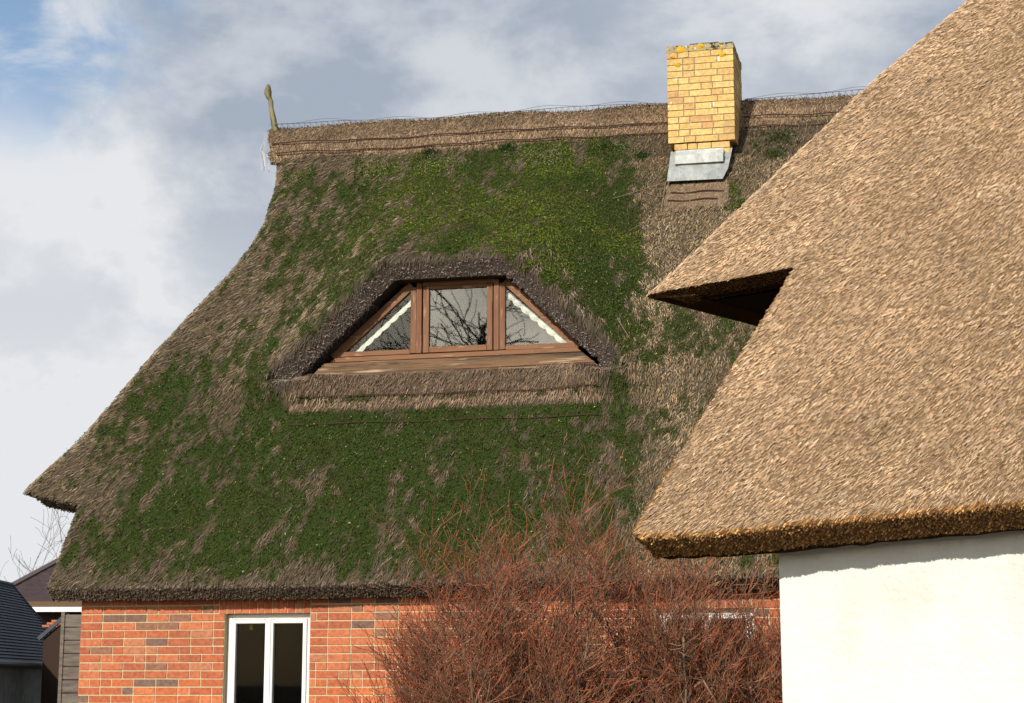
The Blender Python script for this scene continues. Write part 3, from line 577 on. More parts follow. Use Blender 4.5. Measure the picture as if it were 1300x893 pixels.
# dark loft room behind the panes
m = DMB(); pl = [(2.2, 5.25), (5.2, 5.25), (4.4, 6.14), (3.1, 6.14)]
m.add([(x, 1.54, z) for x, z in pl] + [(x, 3.0, z - .1) for x, z in pl], [(4, 5, 6, 7), (0, 1, 5, 4), (1, 2, 6, 5), (2, 3, 7, 6), (3, 0, 4, 7)]); m.build('loft_room', M['dark'], DW)

# chimney --------------------------------------------------------
def unit_brick(name, mt, bev=.05):
    me = bpy.data.meshes.new(name); bm = bmesh.new(); bmesh.ops.create_cube(bm, size=1)
    bm.to_mesh(me); bm.free(); me.materials.append(mt); return me
def add_brick(me, par, c, dims, jig=.002, rot=.006):
    o = bpy.data.objects.new('brick', me); link(o, par)
    o.location = [c[i] + random.uniform(-jig, jig) for i in range(3)]; o.scale = dims; o.rotation_euler = [random.uniform(-rot, rot) for _ in range(3)]; return o
CH = bpy.data.objects.new('chimney', None); link(CH, HA); CX0, CX1, CY0, CY1 = 5.925, 6.74, 3.30, 4.16; CH['label'] = 'yellow brick chimney with lichen on its coping'
m = MB(); m.box(CX0 + .008, CX1 - .008, CY0 + .008, CY1 - .008, 8.112, 9.33); m.box(CX0 + .078, CX1 - .078, CY0 + .05, CY1 - .02, 7.4, 8.112); m.build('mortar', M['cmortar'], CH)
ym = unit_brick('yellow brick', M['ybrick']); H_ = .0835; j = .012; zt = 9.275
patA = [.115, .115, .24, .12, .115]; patB = [.17, .115, .24, .175]; patC = [.17, .12, .175, .24]; patD = [.12, .24, .115, .23]
k = 0; z = zt
while z > 8.0:
    x0, x1, y0, y1 = CX0, CX1, CY0, CY1
    if z - H_ < 8.095: x0, x1, y0 = CX0 + .035 + (.035 if z - H_ < 8.03 else 0) , CX1 - .035 - (.035 if z - H_ < 8.03 else 0), CY0 + .025
    pat = (patA, patB, patC, patB, patA, patD)[k % 6]; tot = sum(pat) + j * (len(pat) - 1); sc = (x1 - x0) / tot; x = x0
    for wd in pat:
        add_brick(ym, CH, (x + wd * sc / 2, y0 + .055, z - H_ / 2), (wd * sc, .11, H_ - j), rot=.008); x += (wd + j) * sc
    ny = [.24, .24, .13] if k % 2 else [.125, .24, .24]; y = y0 + .112; syc = (y1 - y) / (sum(ny) + j * 3)
    for wd in ny:
        y += j * syc; add_brick(ym, CH, (x1 - .05, y + wd * syc / 2, z - H_ / 2), (.102, wd * syc, H_ - j), rot=.008)
        add_brick(ym, CH, (x0 + .05, y + wd * syc / 2, z - H_ / 2), (.102, wd * syc, H_ - j), rot=.008); y += wd * syc
    z -= H_; k += 1
V, F = [], []
m = MB(); gx, gy = 24, 22
Vt = np.array([(CX0 - .006 + (CX1 - CX0 + .012) * i / gx, CY0 - .006 + (CY1 - CY0 + .012) * jx / gy) for i in range(gx + 1) for jx in range(gy + 1)])
zz = 9.35 + .045 * (fbm(np.stack([Vt[:, 0] * 9, Vt[:, 1] * 9, Vt[:, 0] * 0], 1), 3) - .5)
idx = np.arange(len(Vt)).reshape(gx + 1, gy + 1); Qt = np.stack([idx[:-1, :-1], idx[1:, :-1], idx[1:, 1:], idx[:-1, 1:]], -1).reshape(-1, 4); Vt3 = np.column_stack([Vt, zz]); off = np.zeros_like(Vt3); off[:, 2] = 9.272 - zz
vs, qs, _ = solid(Vt3, Qt, None, 0, off); cp = np_mesh('coping', vs, [qs], M['cap'], CH)
m = MB(); m.box(6.20, 6.56, 3.36, 3.95, 9.365, 9.392); m.build('flue_slab', mat('dark flue slab', (.07, .07, .08), .7, .2), CH, bevel=.006)
for (x, z_, r_) in ((6.105, 9.295, .055), (6.345, 9.33, .045), (6.60, 9.205, .05), (6.055, 9.11, .04), (5.99, 9.22, .03)):
    m = MB(); n = 14; v = [(x, CY0 - .016, z_)] + [(x + r_ * (1 + random.uniform(-.35, .3)) * math.cos(2 * math.pi * k / n), CY0 - .0075, z_ + .75 * r_ * (1 + random.uniform(-.35, .3)) * math.sin(2 * math.pi * k / n)) for k in range(n)]
    m.add(v, [(0, 1 + k, 1 + (k + 1) % n) for k in range(n)]); m.build('lichen_patch', M['lichen'], CH)
# flashing: upper upstand, fold and apron
m = MB(); a0, a1 = 6.015, 6.60
m.add([(a0, 3.318, 8.02), (a1, 3.318, 8.02), (a1, 3.30, 7.90), (a0, 3.30, 7.90), (a1 + .005, 3.235, 7.80), (a0 - .012, 3.235, 7.80), (a1 + .005, 3.25, 7.785), (a0 - .012, 3.25, 7.785)], [(0, 1, 2, 3), (3, 2, 4, 5), (5, 4, 6, 7)]); m.build('flashing', M['zinc'], CH)
m = MB(); m.box(a0 - .004, a1 + .004, 3.20, 3.31, 7.815, 7.93); m.box(a0 - .004, a1 + .004, 3.27, 3.31, 7.932, 7.985); m.build('flashing_upstand', M['zinc'], CH, bevel=.003)
m = MB(); m.add([(5.985, 3.33, 7.90), (6.70, 3.36, 8.02), (6.66, 3.20, 7.72), (6.60, 3.13, 7.575), (5.925, 3.13, 7.585), (5.935, 3.20, 7.75)], [(0, 5, 4, 3, 2, 1)])
ap_ = m.build('flashing_apron', M['zinc'], CH); sm = ap_.modifiers.new('thickness', 'SOLIDIFY'); sm.thickness = .006
m = MB()
for s0 in (5.93, 6.60):
    s1 = s0 + (.03 if s0 > 6 else .06); m.add([(s0, 3.22, 7.75), (s1, 3.22, 7.75), (s1, 3.45, 8.05), (s0, 3.45, 8.05)], [(0, 1, 2, 3)])
m.build('flashing_side', M['zinc'], CH)

# brick wall, openings, windows ---------------------------------
W1 = (1.64, 2.585, .95, 2.335); W2 = (6.22, 7.2, .95, 2.345)
wall = MB(); x = 0
for (a, b, z0, z1) in (W1, W2): wall.box(x, a, .006, .30, 0, 2.6); wall.box(a, b, .006, .30, 0, z0); wall.box(a, b, .006, .30, z1, 2.6); x = b
wall.box(x, 12, .006, .30, 0, 2.6); wall.box(0, .3, .31, 8.2, 0, 3.4); wall.box(.3, 12, 8.0, 8.3, 0, 2.6); wall.box(11.7, 12, .31, 7.99, 0, 6.5); wall.box(.3, 11.7, 1.9, 2.0, 0, 2.9)
wall = wall.build('brick_wall', M['mortar'], HA)
bme = unit_brick('red brick', M['brick']); cnt = 0; CO = .0845; low = MB(); zj = 2.335 + CO * 2; row = 0
while zj > .02:
    z1 = zj; z0 = zj - CO + .014; x = -(.0 if row % 2 else .125) ; first = True
    while x < 11.9:
        wd = .24 if random.random() < .8 or first else .115
        a, b = max(x, 0), min(x + wd, 12); x += wd + .013; first = False
        segs = [(a, b)]
        for (wa, wb, wz0, wz1) in (W1, W2):
            hi = wz1 + .255
            if z0 < hi and z1 > wz0 - .02:
                e0, e1 = (wa - .07, wb + .005) if z0 > wz1 - .03 and wa < 3 else (wa, wb)
                ns = []
                for p, q in segs:
                    if q <= e0 or p >= e1: ns.append((p, q)); continue
                    if p < e0 - .03: ns.append((p, e0 - .006))
                    if q > e1 + .03: ns.append((e1 + .006, q))
                segs = ns
        for p, q in segs:
            if q - p < .03: continue
            if cnt < 262 and z0 > 1.30 and p < 7.6: add_brick(bme, wall, ((p + q) / 2, .047, (z0 + z1) / 2), (q - p, .10, z1 - z0), .0015, .004); cnt += 1
            else: low.box(p, q, -.001 + random.uniform(-.002, .002), .10, z0, z1)
    zj -= CO; row += 1
low.build('lower_bricks', M['brickj'], wall, kind='stuff')
for (wa, wb, wz0, wz1) in (W1, W2):
    x = wa - .06
    while x < wb - .02: add_brick(bme, wall, (x + .036, .047, wz1 + .125), (.073, .10, .245), .0012, .004); x += .0845
    m = MB(); m.box(wa - .03, wb + .03, -.04, .1, wz0 - .07, wz0 - .005); m.build('window_sill', M['brickj'], wall)
for i, (wa, wb, wz0, wz1) in enumerate((W1, W2)):
    WN = bpy.data.objects.new('window', None); link(WN, HA)
    m = MB(); y0, y1 = .085, .15; t_ = .055; mid = (wa + wb) / 2
    m.box(wa + .002, wa + t_, y0, y1, wz0 + .002, wz1 - .002); m.box(wb - t_, wb - .002, y0, y1, wz0 + .002, wz1 - .002); m.box(wa + t_, wb - t_, y0, y1, wz1 - t_, wz1 - .002); m.box(wa + t_, wb - t_, y0, y1, wz0 + .002, wz0 + t_); m.build('window_frame', M['white'], WN, bevel=.004)
    for p, q in ((wa + t_ + .003, mid - .004), (mid + .004, wb - t_ - .003)):
        m = MB(); zz0, zz1 = wz0 + t_ + .003, wz1 - t_ - .003; c_ = .042
        m.box(p, p + c_, y0 - .018, y1 - .02, zz0, zz1); m.box(q - c_, q, y0 - .018, y1 - .02, zz0, zz1); m.box(p + c_, q - c_, y0 - .018, y1 - .02, zz1 - c_, zz1); m.box(p + c_, q - c_, y0 - .018, y1 - .02, zz0, zz0 + c_); m.build('casement', M['white'], WN, bevel=.005)
        m = MB(); m.box(p + c_, q - c_, .105, .11, zz0 + c_, zz1 - c_); m.build('pane', M['glass2'], WN)
    m = MB(); m.box(mid - .02, mid + .02, y0 - .028, y0 - .012, wz0 + t_, wz1 - t_); m.build('cover_strip', M['white'], WN, bevel=.004)
    m = MB(); m.add([(wa - .2, .32, wz0 - .2), (wb + .2, .32, wz0 - .2), (wb + .2, .32, wz1 + .1), (wa - .2, .32, wz1 + .1), (wa - .2, 1.8, wz0 - .2), (wb + .2, 1.8, wz0 - .2), (wb + .2, 1.8, wz1 + .1), (wa - .2, 1.8, wz1 + .1)], [(4, 5, 6, 7), (0, 1, 5, 4), (1, 2, 6, 5), (2, 3, 7, 6), (3, 0, 4, 7)]); m.build('room', M['dark'], WN)
    if i == 0:
        m = MB(); m.tube([(1.86, .2, wz1 - .16), (1.86, .2, wz1 - .12), (1.86, .2, wz1 - .10)], [.02, .014, .003], 6); m.build('window_ornament', mat('amber glass ornament', (.5, .2, .04), .4, .4), WN)

# ================================================================= HOUSE B (new straw-coloured thatch)
HB = empty('thatched_house', O_B, -ANG_B, label='white rendered house with fresh golden thatch, at the right edge in front', category='house')
TB, ZR_B = 1.3, 8.7; DR_B = -.5 + (ZR_B - 2.63) / TB; nB = (0, -math.sin(math.atan(TB)), math.cos(math.atan(TB)))
sB_z = np.array([4.3, 4.72, 4.85, 5.2, 5.66, 6.53, 7.38, 8.7]); sB_s = np.array([-2.05, -1.96, -1.86, -1.62, -1.31, -.68, .03, 1.15])
def sA_B(z, tip=False): return np.array([-1.96]) if tip else np.interp(z, sB_z, sB_s)
def base_B(s, z): return -.5 + (z - 2.63) / TB
def d_B(s, z): s = np.asarray(s, float); z = np.asarray(z, float); return base_B(s, z) - .07 * (fbm(np.stack([s * .8, z * .8, s * 0 + 5], 1), 3) - .5)
zcut_B = lambda s: 4.72 + np.maximum(0, s + 2) * .022
phB = np.concatenate([np.linspace(0, .5, 30)[:-1], np.linspace(.5, 1, 80)])
V1, Q1, nf, cols = half_hip(d_B, base_B, sA_B, zcut_B, ZR_B, DR_B, 9.0, .16, phB, 90)
N1 = vnormals(V1, Q1); front = (np.arange(len(V1)) % cols) < nf
if N1[:, 1][front].mean() > 0: Q1 = Q1[:, ::-1]; N1 = -N1
off = -N1 * .32; rows = np.arange(len(V1)) // cols; cut = (rows == 0) & (V1[:, 0] < -.46); off[cut] = -unit((N1 * [1, 1, 0])[cut]) * .42 + np.array([0, 0, -.03])
lowz_ = (V1[:, 0] < -.46) & ~cut; off[lowz_, 2] = np.maximum(off[lowz_, 2], 4.70 - V1[lowz_, 2])
VS1, QS1, rim1 = solid(V1, Q1, N1, .32, off)
sVB = lambda z: np.interp(z, [2.5, 2.7, 3.2, 4.0, 4.76], [-.80, -.85, -.78, -.64, -.49])
sg = np.concatenate([np.linspace(9, 3, 20)[:-1], np.linspace(3, 0, 110)]); fr = ((9 - sg) / 9)[None, :]
eave_B = lambda s: 2.635 + .03 * np.clip(s, -1, 4) + .03 * (vnoise(np.stack([s * 1.5, s * 0, s * 0], 1)) - .5) + .02 * (vnoise(np.stack([s * 9, s * 0, s * 0], 1)) - .5) + .05 * np.exp(-(s + .85) / .12)
ssr = 9 + (-.85 - 9) * fr[0]; zlo = eave_B(ssr)[None, :]; tt = np.linspace(0, 1, 50)[:, None]; zhi = zcut_B(9 + (-.49 - 9) * fr[0])[None, :]; Zg = zlo + (zhi - zlo) * tt; Sg = 9 + (sVB(Zg) - 9) * fr
V2, Q2 = sheet(Sg, Zg, d_B(Sg.ravel(), Zg.ravel()).reshape(Sg.shape)); N2 = vnormals(V2, Q2)
if N2[:, 1].mean() > 0: Q2 = Q2[:, ::-1]; N2 = -N2
off = -N2 * .32; r0 = np.arange(len(V2)) < Sg.shape[1]; off[r0] = (0, .26, -.115); off[r0 & (V2[:, 0] < -.8)] += (.05, 0, 0)
VS2, QS2, rim2 = solid(V2, Q2, N2, .32, off)
Vb = V2.copy(); Vb[:, 1] = 2 * DR_B - base_B(V2[:, 0], V2[:, 2]); Qb = Q2[:, ::-1]; VSb, QSb, _ = solid(Vb, Qb, vnormals(Vb, Qb), .32)
VS = np.concatenate([VS1, VS2, VSb]); QS = np.concatenate([QS1, QS2 + len(VS1), QSb + len(VS1) + len(VS2)]); roofB = np_mesh('thatch_roof', VS, [QS], M['baseB'], HB)
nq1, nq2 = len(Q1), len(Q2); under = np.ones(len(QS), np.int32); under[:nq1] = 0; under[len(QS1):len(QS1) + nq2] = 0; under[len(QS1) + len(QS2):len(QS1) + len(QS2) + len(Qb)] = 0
roofB.data.materials.append(M['shadedB']); roofB.data.polygons.foreach_set('material_index', under)  # inner and rim faces take the shade-dark copy
VO = np.concatenate([V1, V2]); QO = np.concatenate([Q1, Q2 + len(V1)]); NO = np.concatenate([N1, N2])
P, Nn = sample(VO, QO, NO, 720000); k = (P[:, 1] < DR_B) & (P[:, 0] < 6.5) & ((rng.random(len(P)) < .28) | ((P[:, 0] < 2.6) & (P[:, 2] < 7.7))) & ~((P[:, 0] < sA_B(P[:, 2]) + .05) & (P[:, 1] > base_B(0, P[:, 2]) + .9)); P, Nn = P[k], Nn[k]; n = len(P)
def fanB(P): return 1.0 * np.exp(-np.maximum(P[:, 0] - np.interp(P[:, 2], sB_z, sB_s), 0) / 1.6) + .42
wav = fbm(P * 1.3, 3) - .5
D = downdir(Nn, fanB(P) + wav * .8, .20); D = unit(D + Nn * rng.normal(.085, .06, n)[:, None]); far_ = ((P[:, 0] > 2.6) | (P[:, 2] > 7.7)) * 1.0; L = rng.uniform(.015, .048, n) * (1 + far_); W = rng.uniform(.0035, .0065, n) * (1 + far_)
pal = [(.54, .355, .20), (.64, .45, .265), (.445, .285, .158), (.33, .205, .115), (.57, .425, .29), (.74, .57, .385), (.22, .138, .08), (.46, .34, .24)]
colB = lambda P, n, g=1.0: pick(pal, n, [.22, .15, .22, .10, .14, .03, .04, .10]) * ((.74 + .52 * fbm(P * [5, 5, 5], 4)) * (.80 + .40 * fbm(P * [1.3, 1.3, 1.0] + 3, 3)))[:, None] * g
clump = fbm(P * [30, 30, 22], 2) - .5; c = colB(P, n, .93) * (1 + .35 * clump)[:, None]
base = P - D * L[:, None] * .5 + Nn * (.03 * clump + rng.uniform(0, .008, n))[:, None]
sv = strands(base, D, Nn, L, W, W * .65, .8); parts = [(sv[0], sv[1], sv[2], np.repeat(c, 6, 0))]
gold = lambda P, n: pick([(.34, .17, .055), (.24, .11, .035), (.58, .35, .13), (.14, .07, .025), (.17, .08, .03)], n)
parts += rim_reeds(VS2, rim2, lambda r: (r[:, 2] < 3.1) & (r[:, 0] < 5.5) & (r[:, 1] < 2), 44000, nB, fanB, gold, Lr=(.02, .08), Wr=(.006, .011), poke=.55)
parts += rim_reeds(VS2, rim2, lambda r: (r[:, 0] < -.5) & (r[:, 1] < 3), 9000, nB, fanB, gold, Lr=(.02, .06), Wr=(.006, .010), poke=.3)
parts += rim_reeds(VS1, rim1, lambda r: (r[:, 0] < -.5) & (r[:, 2] < 4.9) & (r[:, 1] < 1.35), 5000, nB, fanB, gold, Lr=(.02, .04), Wr=(.005, .009), poke=.12)
v, f, c = concat(parts); np_mesh('golden_reeds', v, f, M['reedB'], roofB, col=c, kind='stuff')
m = MB(); m.box(0, 9, 0, .3, 0, 2.80); m.box(0, .3, .301, 2 * DR_B - .3, 0, 2.80); m.box(.3, 9, 2 * DR_B - .3, 2 * DR_B, 0, 2.8); m.box(8.7, 9, .3, 2 * DR_B - .3, 0, 2.8); wb = m.build('rendered_wall', M['plaster'], HB)
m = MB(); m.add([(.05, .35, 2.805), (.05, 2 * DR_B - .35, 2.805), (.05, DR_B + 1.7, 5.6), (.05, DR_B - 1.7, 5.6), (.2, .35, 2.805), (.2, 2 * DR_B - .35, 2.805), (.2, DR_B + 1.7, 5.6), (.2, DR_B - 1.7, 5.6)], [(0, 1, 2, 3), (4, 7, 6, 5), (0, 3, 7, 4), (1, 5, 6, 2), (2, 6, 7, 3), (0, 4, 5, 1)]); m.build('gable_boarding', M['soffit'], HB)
m = MB(); m.box(-1.58, .04, 1.58, 2 * DR_B - 1.58, 4.695, 4.72); m.build('soffit_shade_board', M['soffit'], HB)  # board added to close the overhang with a flat dark
m = MB(); m.tube([(1.1, DR_B, ZR_B - .05), (3, DR_B, ZR_B - .02), (6, DR_B, ZR_B - .06), (9, DR_B, ZR_B - .04)], [.20, .22, .22, .22], 10); m.build('ridge_roll', M['baseB'], HB)

# ================================================================= shrubs and trees
def segs_mesh(name, A, B, RA, RB, col, mt, parent=None, **tags):
    A, B = np.array(A), np.array(B); RA, RB = np.array(RA)[:, None], np.array(RB)[:, None]; d = unit(B - A); u = unit(np.cross(d, np.array([.31, .9, .27]) + 0 * d)); v = np.cross(d, u); V = []
    for Pp, r in ((A, RA), (B, RB)):
        for k in range(3): a = 2.094 * k; V.append(Pp + (u * math.cos(a) + v * math.sin(a)) * r)
    V = np.stack(V, 1).reshape(-1, 3); i = np.arange(len(A))[:, None] * 6; Q = np.concatenate([i + [k, (k + 1) % 3, 3 + (k + 1) % 3, 3 + k] for k in range(3)])
    return np_mesh(name, V, [Q], mt, parent, col=np.repeat(np.array(col), 6, 0), **tags)
def grow(rnd, segs, p, d, L, r, lvl, P_):
    """one limb of a shrub or tree: a bending chain that forks at every level"""
    n = P_['n'][lvl]; step = L / n
    for i in range(n):
        d = (d + Vector((rnd.gauss(0, 1), rnd.gauss(0, 1), rnd.gauss(0, 1))) * P_['bend'][lvl] + Vector((0, 0, P_['up'][lvl]))).normalized()
        q = p + d * step; r2 = max(r * (1 - P_['taper'] / n), P_['rmin']); segs.append((lvl, p.copy(), q.copy(), r, r2)); p = q; r = r2
        if lvl < P_['max'] and (i + 1) / n > P_['start'][lvl]:
            for _ in range(P_['kids'][lvl] if rnd.random() < P_['prob'][lvl] else 0):
                ax = Vector((rnd.gauss(0, 1), rnd.gauss(0, 1), rnd.gauss(0, .6))).normalized(); d2 = (d + ax * P_['spread'][lvl]).normalized()
                grow(rnd, segs, p, d2, L * P_['ratio'][lvl] * rnd.uniform(.7, 1.25), max(r * .62, P_['rmin']), lvl + 1, P_)
def plant(name, loc, seeds, P_, colours, parts_lv, mt, **tags):
    rnd = random.Random(seeds); E_ = empty(name, loc, 0, **tags); segs = []
    for (o, d, L, r) in P_['roots'](rnd): grow(rnd, segs, Vector(o), Vector(d).normalized(), L, r, 0, P_)
    chains = []
    for x in segs:
        if x[0]: continue
        if chains and (chains[-1][-1][2] - x[1]).length < 1e-6: chains[-1].append(x)
        else: chains.append([x])
    heads = []          # chains of level 0 are interrupted by their forks: rejoin them
    for ch in chains:
        for h in heads:
            if (h[-1][2] - ch[0][1]).length < 1e-6: h += ch; break
        else: heads.append(list(ch))
    for h in heads:
        m = MB(); m.tube([h[0][1]] + [x[2] for x in h], [h[0][3]] + [x[4] for x in h], 6)
        o = m.build('trunk' if 'tree' in name else 'stem', mt, E_, smooth=True); a = o.data.color_attributes.new('Col', 'FLOAT_COLOR', 'POINT'); cc = rnd.choice(colours[0])
        for q_ in a.data: q_.color = (*cc, 1)
    for pn, lo, hi, kind in parts_lv:
        s = [x for x in segs if lo <= x[0] <= hi]
        if not s: continue
        c = [np.array(rnd.choice(colours[min(x[0], len(colours) - 1)])) * rnd.uniform(.75, 1.2) for x in s]
        segs_mesh(pn, [tuple(x[1]) for x in s], [tuple(x[2]) for x in s], [x[3] for x in s], [x[4] for x in s], c, mt, E_, **({'kind': kind} if kind else {}))
    return E_, len(segs)
def A2W(s, d, z=0): c, s_ = math.cos(ANG_A), math.sin(ANG_A); return Vector((O_A.x + s * c + d * s_, O_A.y - s * s_ + d * c, z))
brown = [(.16, .10, .065), (.21, .14, .09), (.12, .08, .055)]; red = [(.31, .085, .040), (.36, .10, .045), (.22, .065, .04), (.22, .11, .06), (.28, .13, .065), (.14, .075, .05)]; midc = [(.19, .11, .07), (.23, .12, .075), (.15, .09, .055)]
def bush_roots(w_, h_, n):
    def f(rnd):
        o = []
        for k in range(n):
            a = rnd.uniform(-1, 1) if k else 0; o.append(((a * .35, rnd.uniform(-.25, .25), 0), (a * w_ + rnd.gauss(0, .1), rnd.gauss(0, .28), 1.0), h_ * rnd.uniform(.46, .70) * (1 - .22 * a * a), rnd.uniform(.016, .030)))
        return o
    return f
def bushP(w_, h_, n): return dict(n=[11, 6, 4, 3], bend=[.09, .17, .18, .16], up=[.045, .09, .12, .16], taper=.75, rmin=.0024, max=3, start=[.30, .12, .1, 0], kids=[2, 2, 1, 0], prob=[1, .9, .85, 0], spread=[.85, .95, .9, 0], ratio=[.32, .52, .62, 0], roots=bush_roots(w_, h_, n))
for i, (s, d, w_, h_, n, lab) in enumerate([(4.4, -2.3, .46, 3.0, 9, 'leafless shrub with thin reddish twigs, leftmost of the row in front of the brick wall'), (5.5, -2.6, .40, 3.45, 12, 'tallest leafless reddish shrub, in the middle of the row before the mossy roof'), (6.65, -2.2, .35, 3.3, 14, 'leafless reddish brown shrub in front of the right hand white-framed window'), (7.65, -2.5, .30, 3.0, 12, 'leafless reddish shrub against the corner of the white rendered wall')]):
    plant('red_twigged_shrub', A2W(s, d), 40 + i, bushP(w_, h_, n), [brown, brown, midc, red], [('twigs', 1, 3, 'stuff')], M['bark'], label=lab, category='shrub', group='bare red shrubs before the brick wall')
greyc = [(.20, .16, .145), (.26, .21, .19)]
P_sap = dict(n=[7, 5, 4, 3], bend=[.05, .12, .16, .2], up=[.03, .10, .08, .05], taper=.7, rmin=.006, max=3, start=[.3, .2, .2, 0], kids=[1, 1, 1, 0], prob=[1, .9, .8, 0], spread=[.75, .8, .8, 0], ratio=[.5, .55, .55, 0], roots=lambda r: [((0, 0, 0), (-.05, 0, 1), 4.6, .045), ((.2, 0, .8), (.22, 0, 1), 3.9, .04), ((-.2, 0, .8), (-.22, 0, 1), 2.6, .03)])
plant('bare_tree', (-15.35, 60, 0), 3, P_sap, [greyc], [('crown', 1, 3, 'stuff')], M['bark'], label='small bare tree against the sky behind the dark roofs at far left', category='tree')
P_tr = dict(n=[8, 7, 6, 5, 4], bend=[.04, .16, .2, .22, .2], up=[.02, .0, -.01, .0, .0], taper=.55, rmin=.012, max=4, start=[.3, .2, .15, .1, 0], kids=[2, 1, 1, 1, 0], prob=[1, .95, .7, .5, 0], spread=[1.1, .9, .8, .8, 0], ratio=[.42, .6, .6, .6, 0], roots=lambda r: [((0, 0, 0), (.02, 0, 1), 10.0, .28)])
DWp = A2W(3.75, 1.48); tv = Vector((DWp.x - .438 * 34, DWp.y - .878 * 34, 0))
plant('bare_tree', tv, 12, P_tr, [[(.06, .05, .04), (.08, .065, .05)]], [('crown', 1, 4, 'stuff')], M['bark'], label='large bare tree seen only as a reflection in the dormer window', category='tree')

# ================================================================= small things at far left
def courses(p00, p10, p01, p11, n, th, step=.02):
    """overlapping roof courses between a lower edge p00-p10 and an upper edge p01-p11"""
    m = MB(); p00, p10, p01, p11 = map(Vector, (p00, p10, p01, p11)); nrm = (p10 - p00).cross(p01 - p00).normalized()
    for i in range(n):
        a, b = i / n, (i + 1.15) / n; q = [p00.lerp(p01, a), p10.lerp(p11, a), p10.lerp(p11, min(b, 1)), p00.lerp(p01, min(b, 1))]
        lo, hi = nrm * (th + step), nrm * th * .4; v = [q[0] + lo, q[1] + lo, q[2] + hi, q[3] + hi, q[0] - nrm * .01, q[1] - nrm * .01, q[2] - nrm * .01, q[3] - nrm * .01]
        m.add(v, [(0, 1, 2, 3), (0, 4, 5, 1), (1, 5, 6, 2), (0, 3, 7, 4), (2, 6, 7, 3), (4, 7, 6, 5)])
    return m
SH = empty('slate_roofed_garage', (-10.49, 40, 0), R(1.5), label='low outbuilding with dark grey ribbed slate roof at the far left edge', category='outbuilding')
m = courses((1.42, -11, 2.0), (1.42, 0, 2.0), (0, -11, 3.63), (0, 0, 3.63), 27, .012, .022); m.build('slate_roof', M['slate'], SH)
m = courses((-1.42, 0, 2.0), (-1.42, -11, 2.0), (0, 0, 3.62), (0, -11, 3.62), 27, .012, .022); m.build('rear_slope', M['slate'], SH)
m = MB(); m.tube([(0, -11, 3.66), (0, .02, 3.66)], .05, 6); m.build('ridge_tiles', M['slate'], SH)
m = MB(); m.bar((.02, 3.60), (1.44, 1.98), .10, .0, .04); m.build('verge_board', M['slate'], SH)
m = MB(); m.prism([(-1.25, 0), (1.25, 0), (1.25, 2.1), (0, 3.5), (-1.25, 2.1)], -10.8, -.2); m.build('wall', mat('grey garage wall', (.16, .145, .12), .9, .1, (20, .004), (5, (.11, .10, .085), .4, .65)), SH)
m = MB(); m.tube([(1.50, -11, 1.97), (1.50, 0, 1.97)], .05, 8); m.build('gutter', mat('dark gutter', (.05, .05, .055), .5, .3), SH)

TH = empty('tiled_house', (-12.0, 50, 0), R(-2), label='house with purple brown tiled roof and white gutter board behind the dark slates', category='house')
m = MB()
n_ = 24
for i in range(n_):   # courses cut along a rising hip line
    z0 = 3.72 + i * .125; y0 = -.45 + i * .15; x0 = -1.66 + i * .172
    m.add([(x0, y0, z0 + .03), (9, y0, z0 + .03), (9, y0 + .17, z0 + .145), (x0 + .18, y0 + .17, z0 + .145), (x0, y0, z0), (9, y0, z0)], [(0, 1, 2, 3), (4, 5, 1, 0)])
m.build('tile_roof', M['ptile'], TH)
m = MB(); m.tube([(-1.66, -.45, 3.78), (-1.66 + n_ * .172, -.45 + n_ * .15, 3.78 + n_ * .125)], .075, 6); m.build('hip_tiles', mat('hip tile', (.11, .09, .085), .8, .15, (20, .01)), TH)
m = MB(); m.add([(-1.66, -.45, 3.74), (-1.66 + n_ * .172, -.45 + n_ * .15, 3.74 + n_ * .125), (-1.66 + n_ * .172, 7, 3.74), (-1.66, 7, 3.74)], [(0, 1, 2, 3)]); m.build('side_slope', M['ptile'], TH)
m = MB(); m.box(-1.25, 9, -.52, -.46, 3.60, 3.73); m.build('eaves_board', mat('brown eaves board', (.13, .08, .045), .8, .1), TH)
m = MB(); m.box(-1.0, 9, -.58, -.47, 3.46, 3.585); m.build('gutter_board', M['white'], TH)
m = MB(); m.box(-.9, 8.8, .0, 6.5, 0, 3.6); m.build('wall', mat('dark brick wall', (.05, .03, .025), .9, .1, (20, .01)), TH)
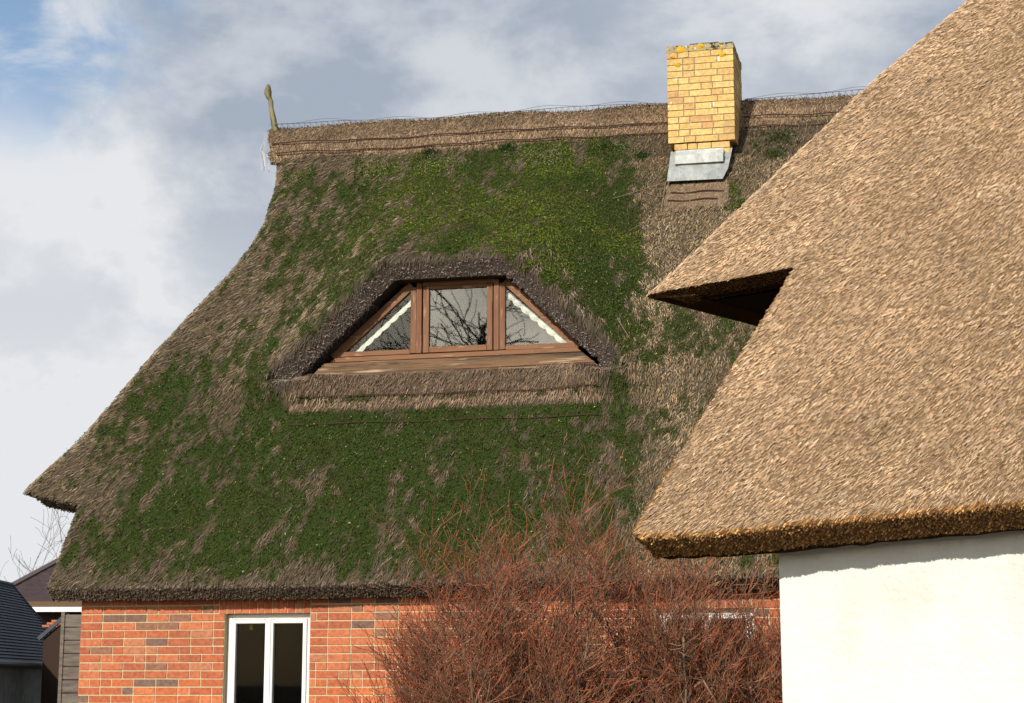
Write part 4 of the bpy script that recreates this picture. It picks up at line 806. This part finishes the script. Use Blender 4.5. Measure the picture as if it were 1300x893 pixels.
# lean-to porch in front of it and the grey boards beside the brick house
PO = empty('porch', (-8.9, 36, 0), R(-8), label='small porch with dark barge boards and orange tiles behind the brick corner', category='porch')
m = MB(); m.bar((.02, 2.45), (.54, 2.89), .07, -.05, 0); m.build('barge_board', M['slate'], PO); m = MB(); m.bar((.56, 2.89), (1.1, 2.45), .07, -.05, 0); m.build('barge_board', M['slate'], PO)
m = MB(); m.prism([(.1, 0), (1.0, 0), (1.0, 2.45), (.55, 2.83), (.1, 2.46)], .02, .2); m.build('gable', mat('dark porch gable', (.045, .028, .02), .9, .1), PO)
m = MB()
for k in range(3):
    for r_ in range(3): m.box(-.05 + k * .16 + r_ * .05, .09 + k * .16 + r_ * .05, .3 + r_ * .1, .45 + r_ * .1, 2.68 + r_ * .05, 2.72 + r_ * .05)
m.build('orange_tiles', mat('orange clay tile', (.42, .15, .07), .8, .15, (30, .004)), PO)
FE = empty('board_fence', (-5.36, 24, 0), R(-10), label='grey weathered boards standing beside the left corner of the brick wall', category='fence')
for k in range(15): m = MB(); m.box(-.26, 2.2, -.012 + random.uniform(-.004, .004), .014, .05 + k * .162, .05 + k * .162 + .150); m.build('board', M['greywood'], FE, bevel=.003)
m = MB(); m.box(-.30, -.255, -.03, .05, 0, 2.50); m.build('post', M['greywood'], FE)

# ground
m = MB(); g = 3500; m.add([(-g, -g, 0), (g, -g, 0), (g, g, 0), (-g, g, 0)], [(0, 1, 2, 3)]); m.build('ground', M['grass'], kind='structure')
# far hedge line closing the view low down between the houses
n = 3000; xs = rng.uniform(-60, 30, n); hz = 1.2 + 1.4 * fbm(np.stack([xs * .15, xs * 0, xs * 0], 1), 3); Ph = np.stack([xs, 90 + rng.normal(0, .6, n), rng.random(n) * hz], 1)
tv_, tf_ = tufts(Ph, np.tile([0, -.7, .7], (n, 1)), rng.uniform(.15, .3, n)); np_mesh('hedge', tv_, [tf_], M['moss'], col=np.repeat(pick([(.05, .06, .03), (.08, .07, .04)], n), 15, 0), label='low dark hedge in the distance behind the houses', category='hedge')
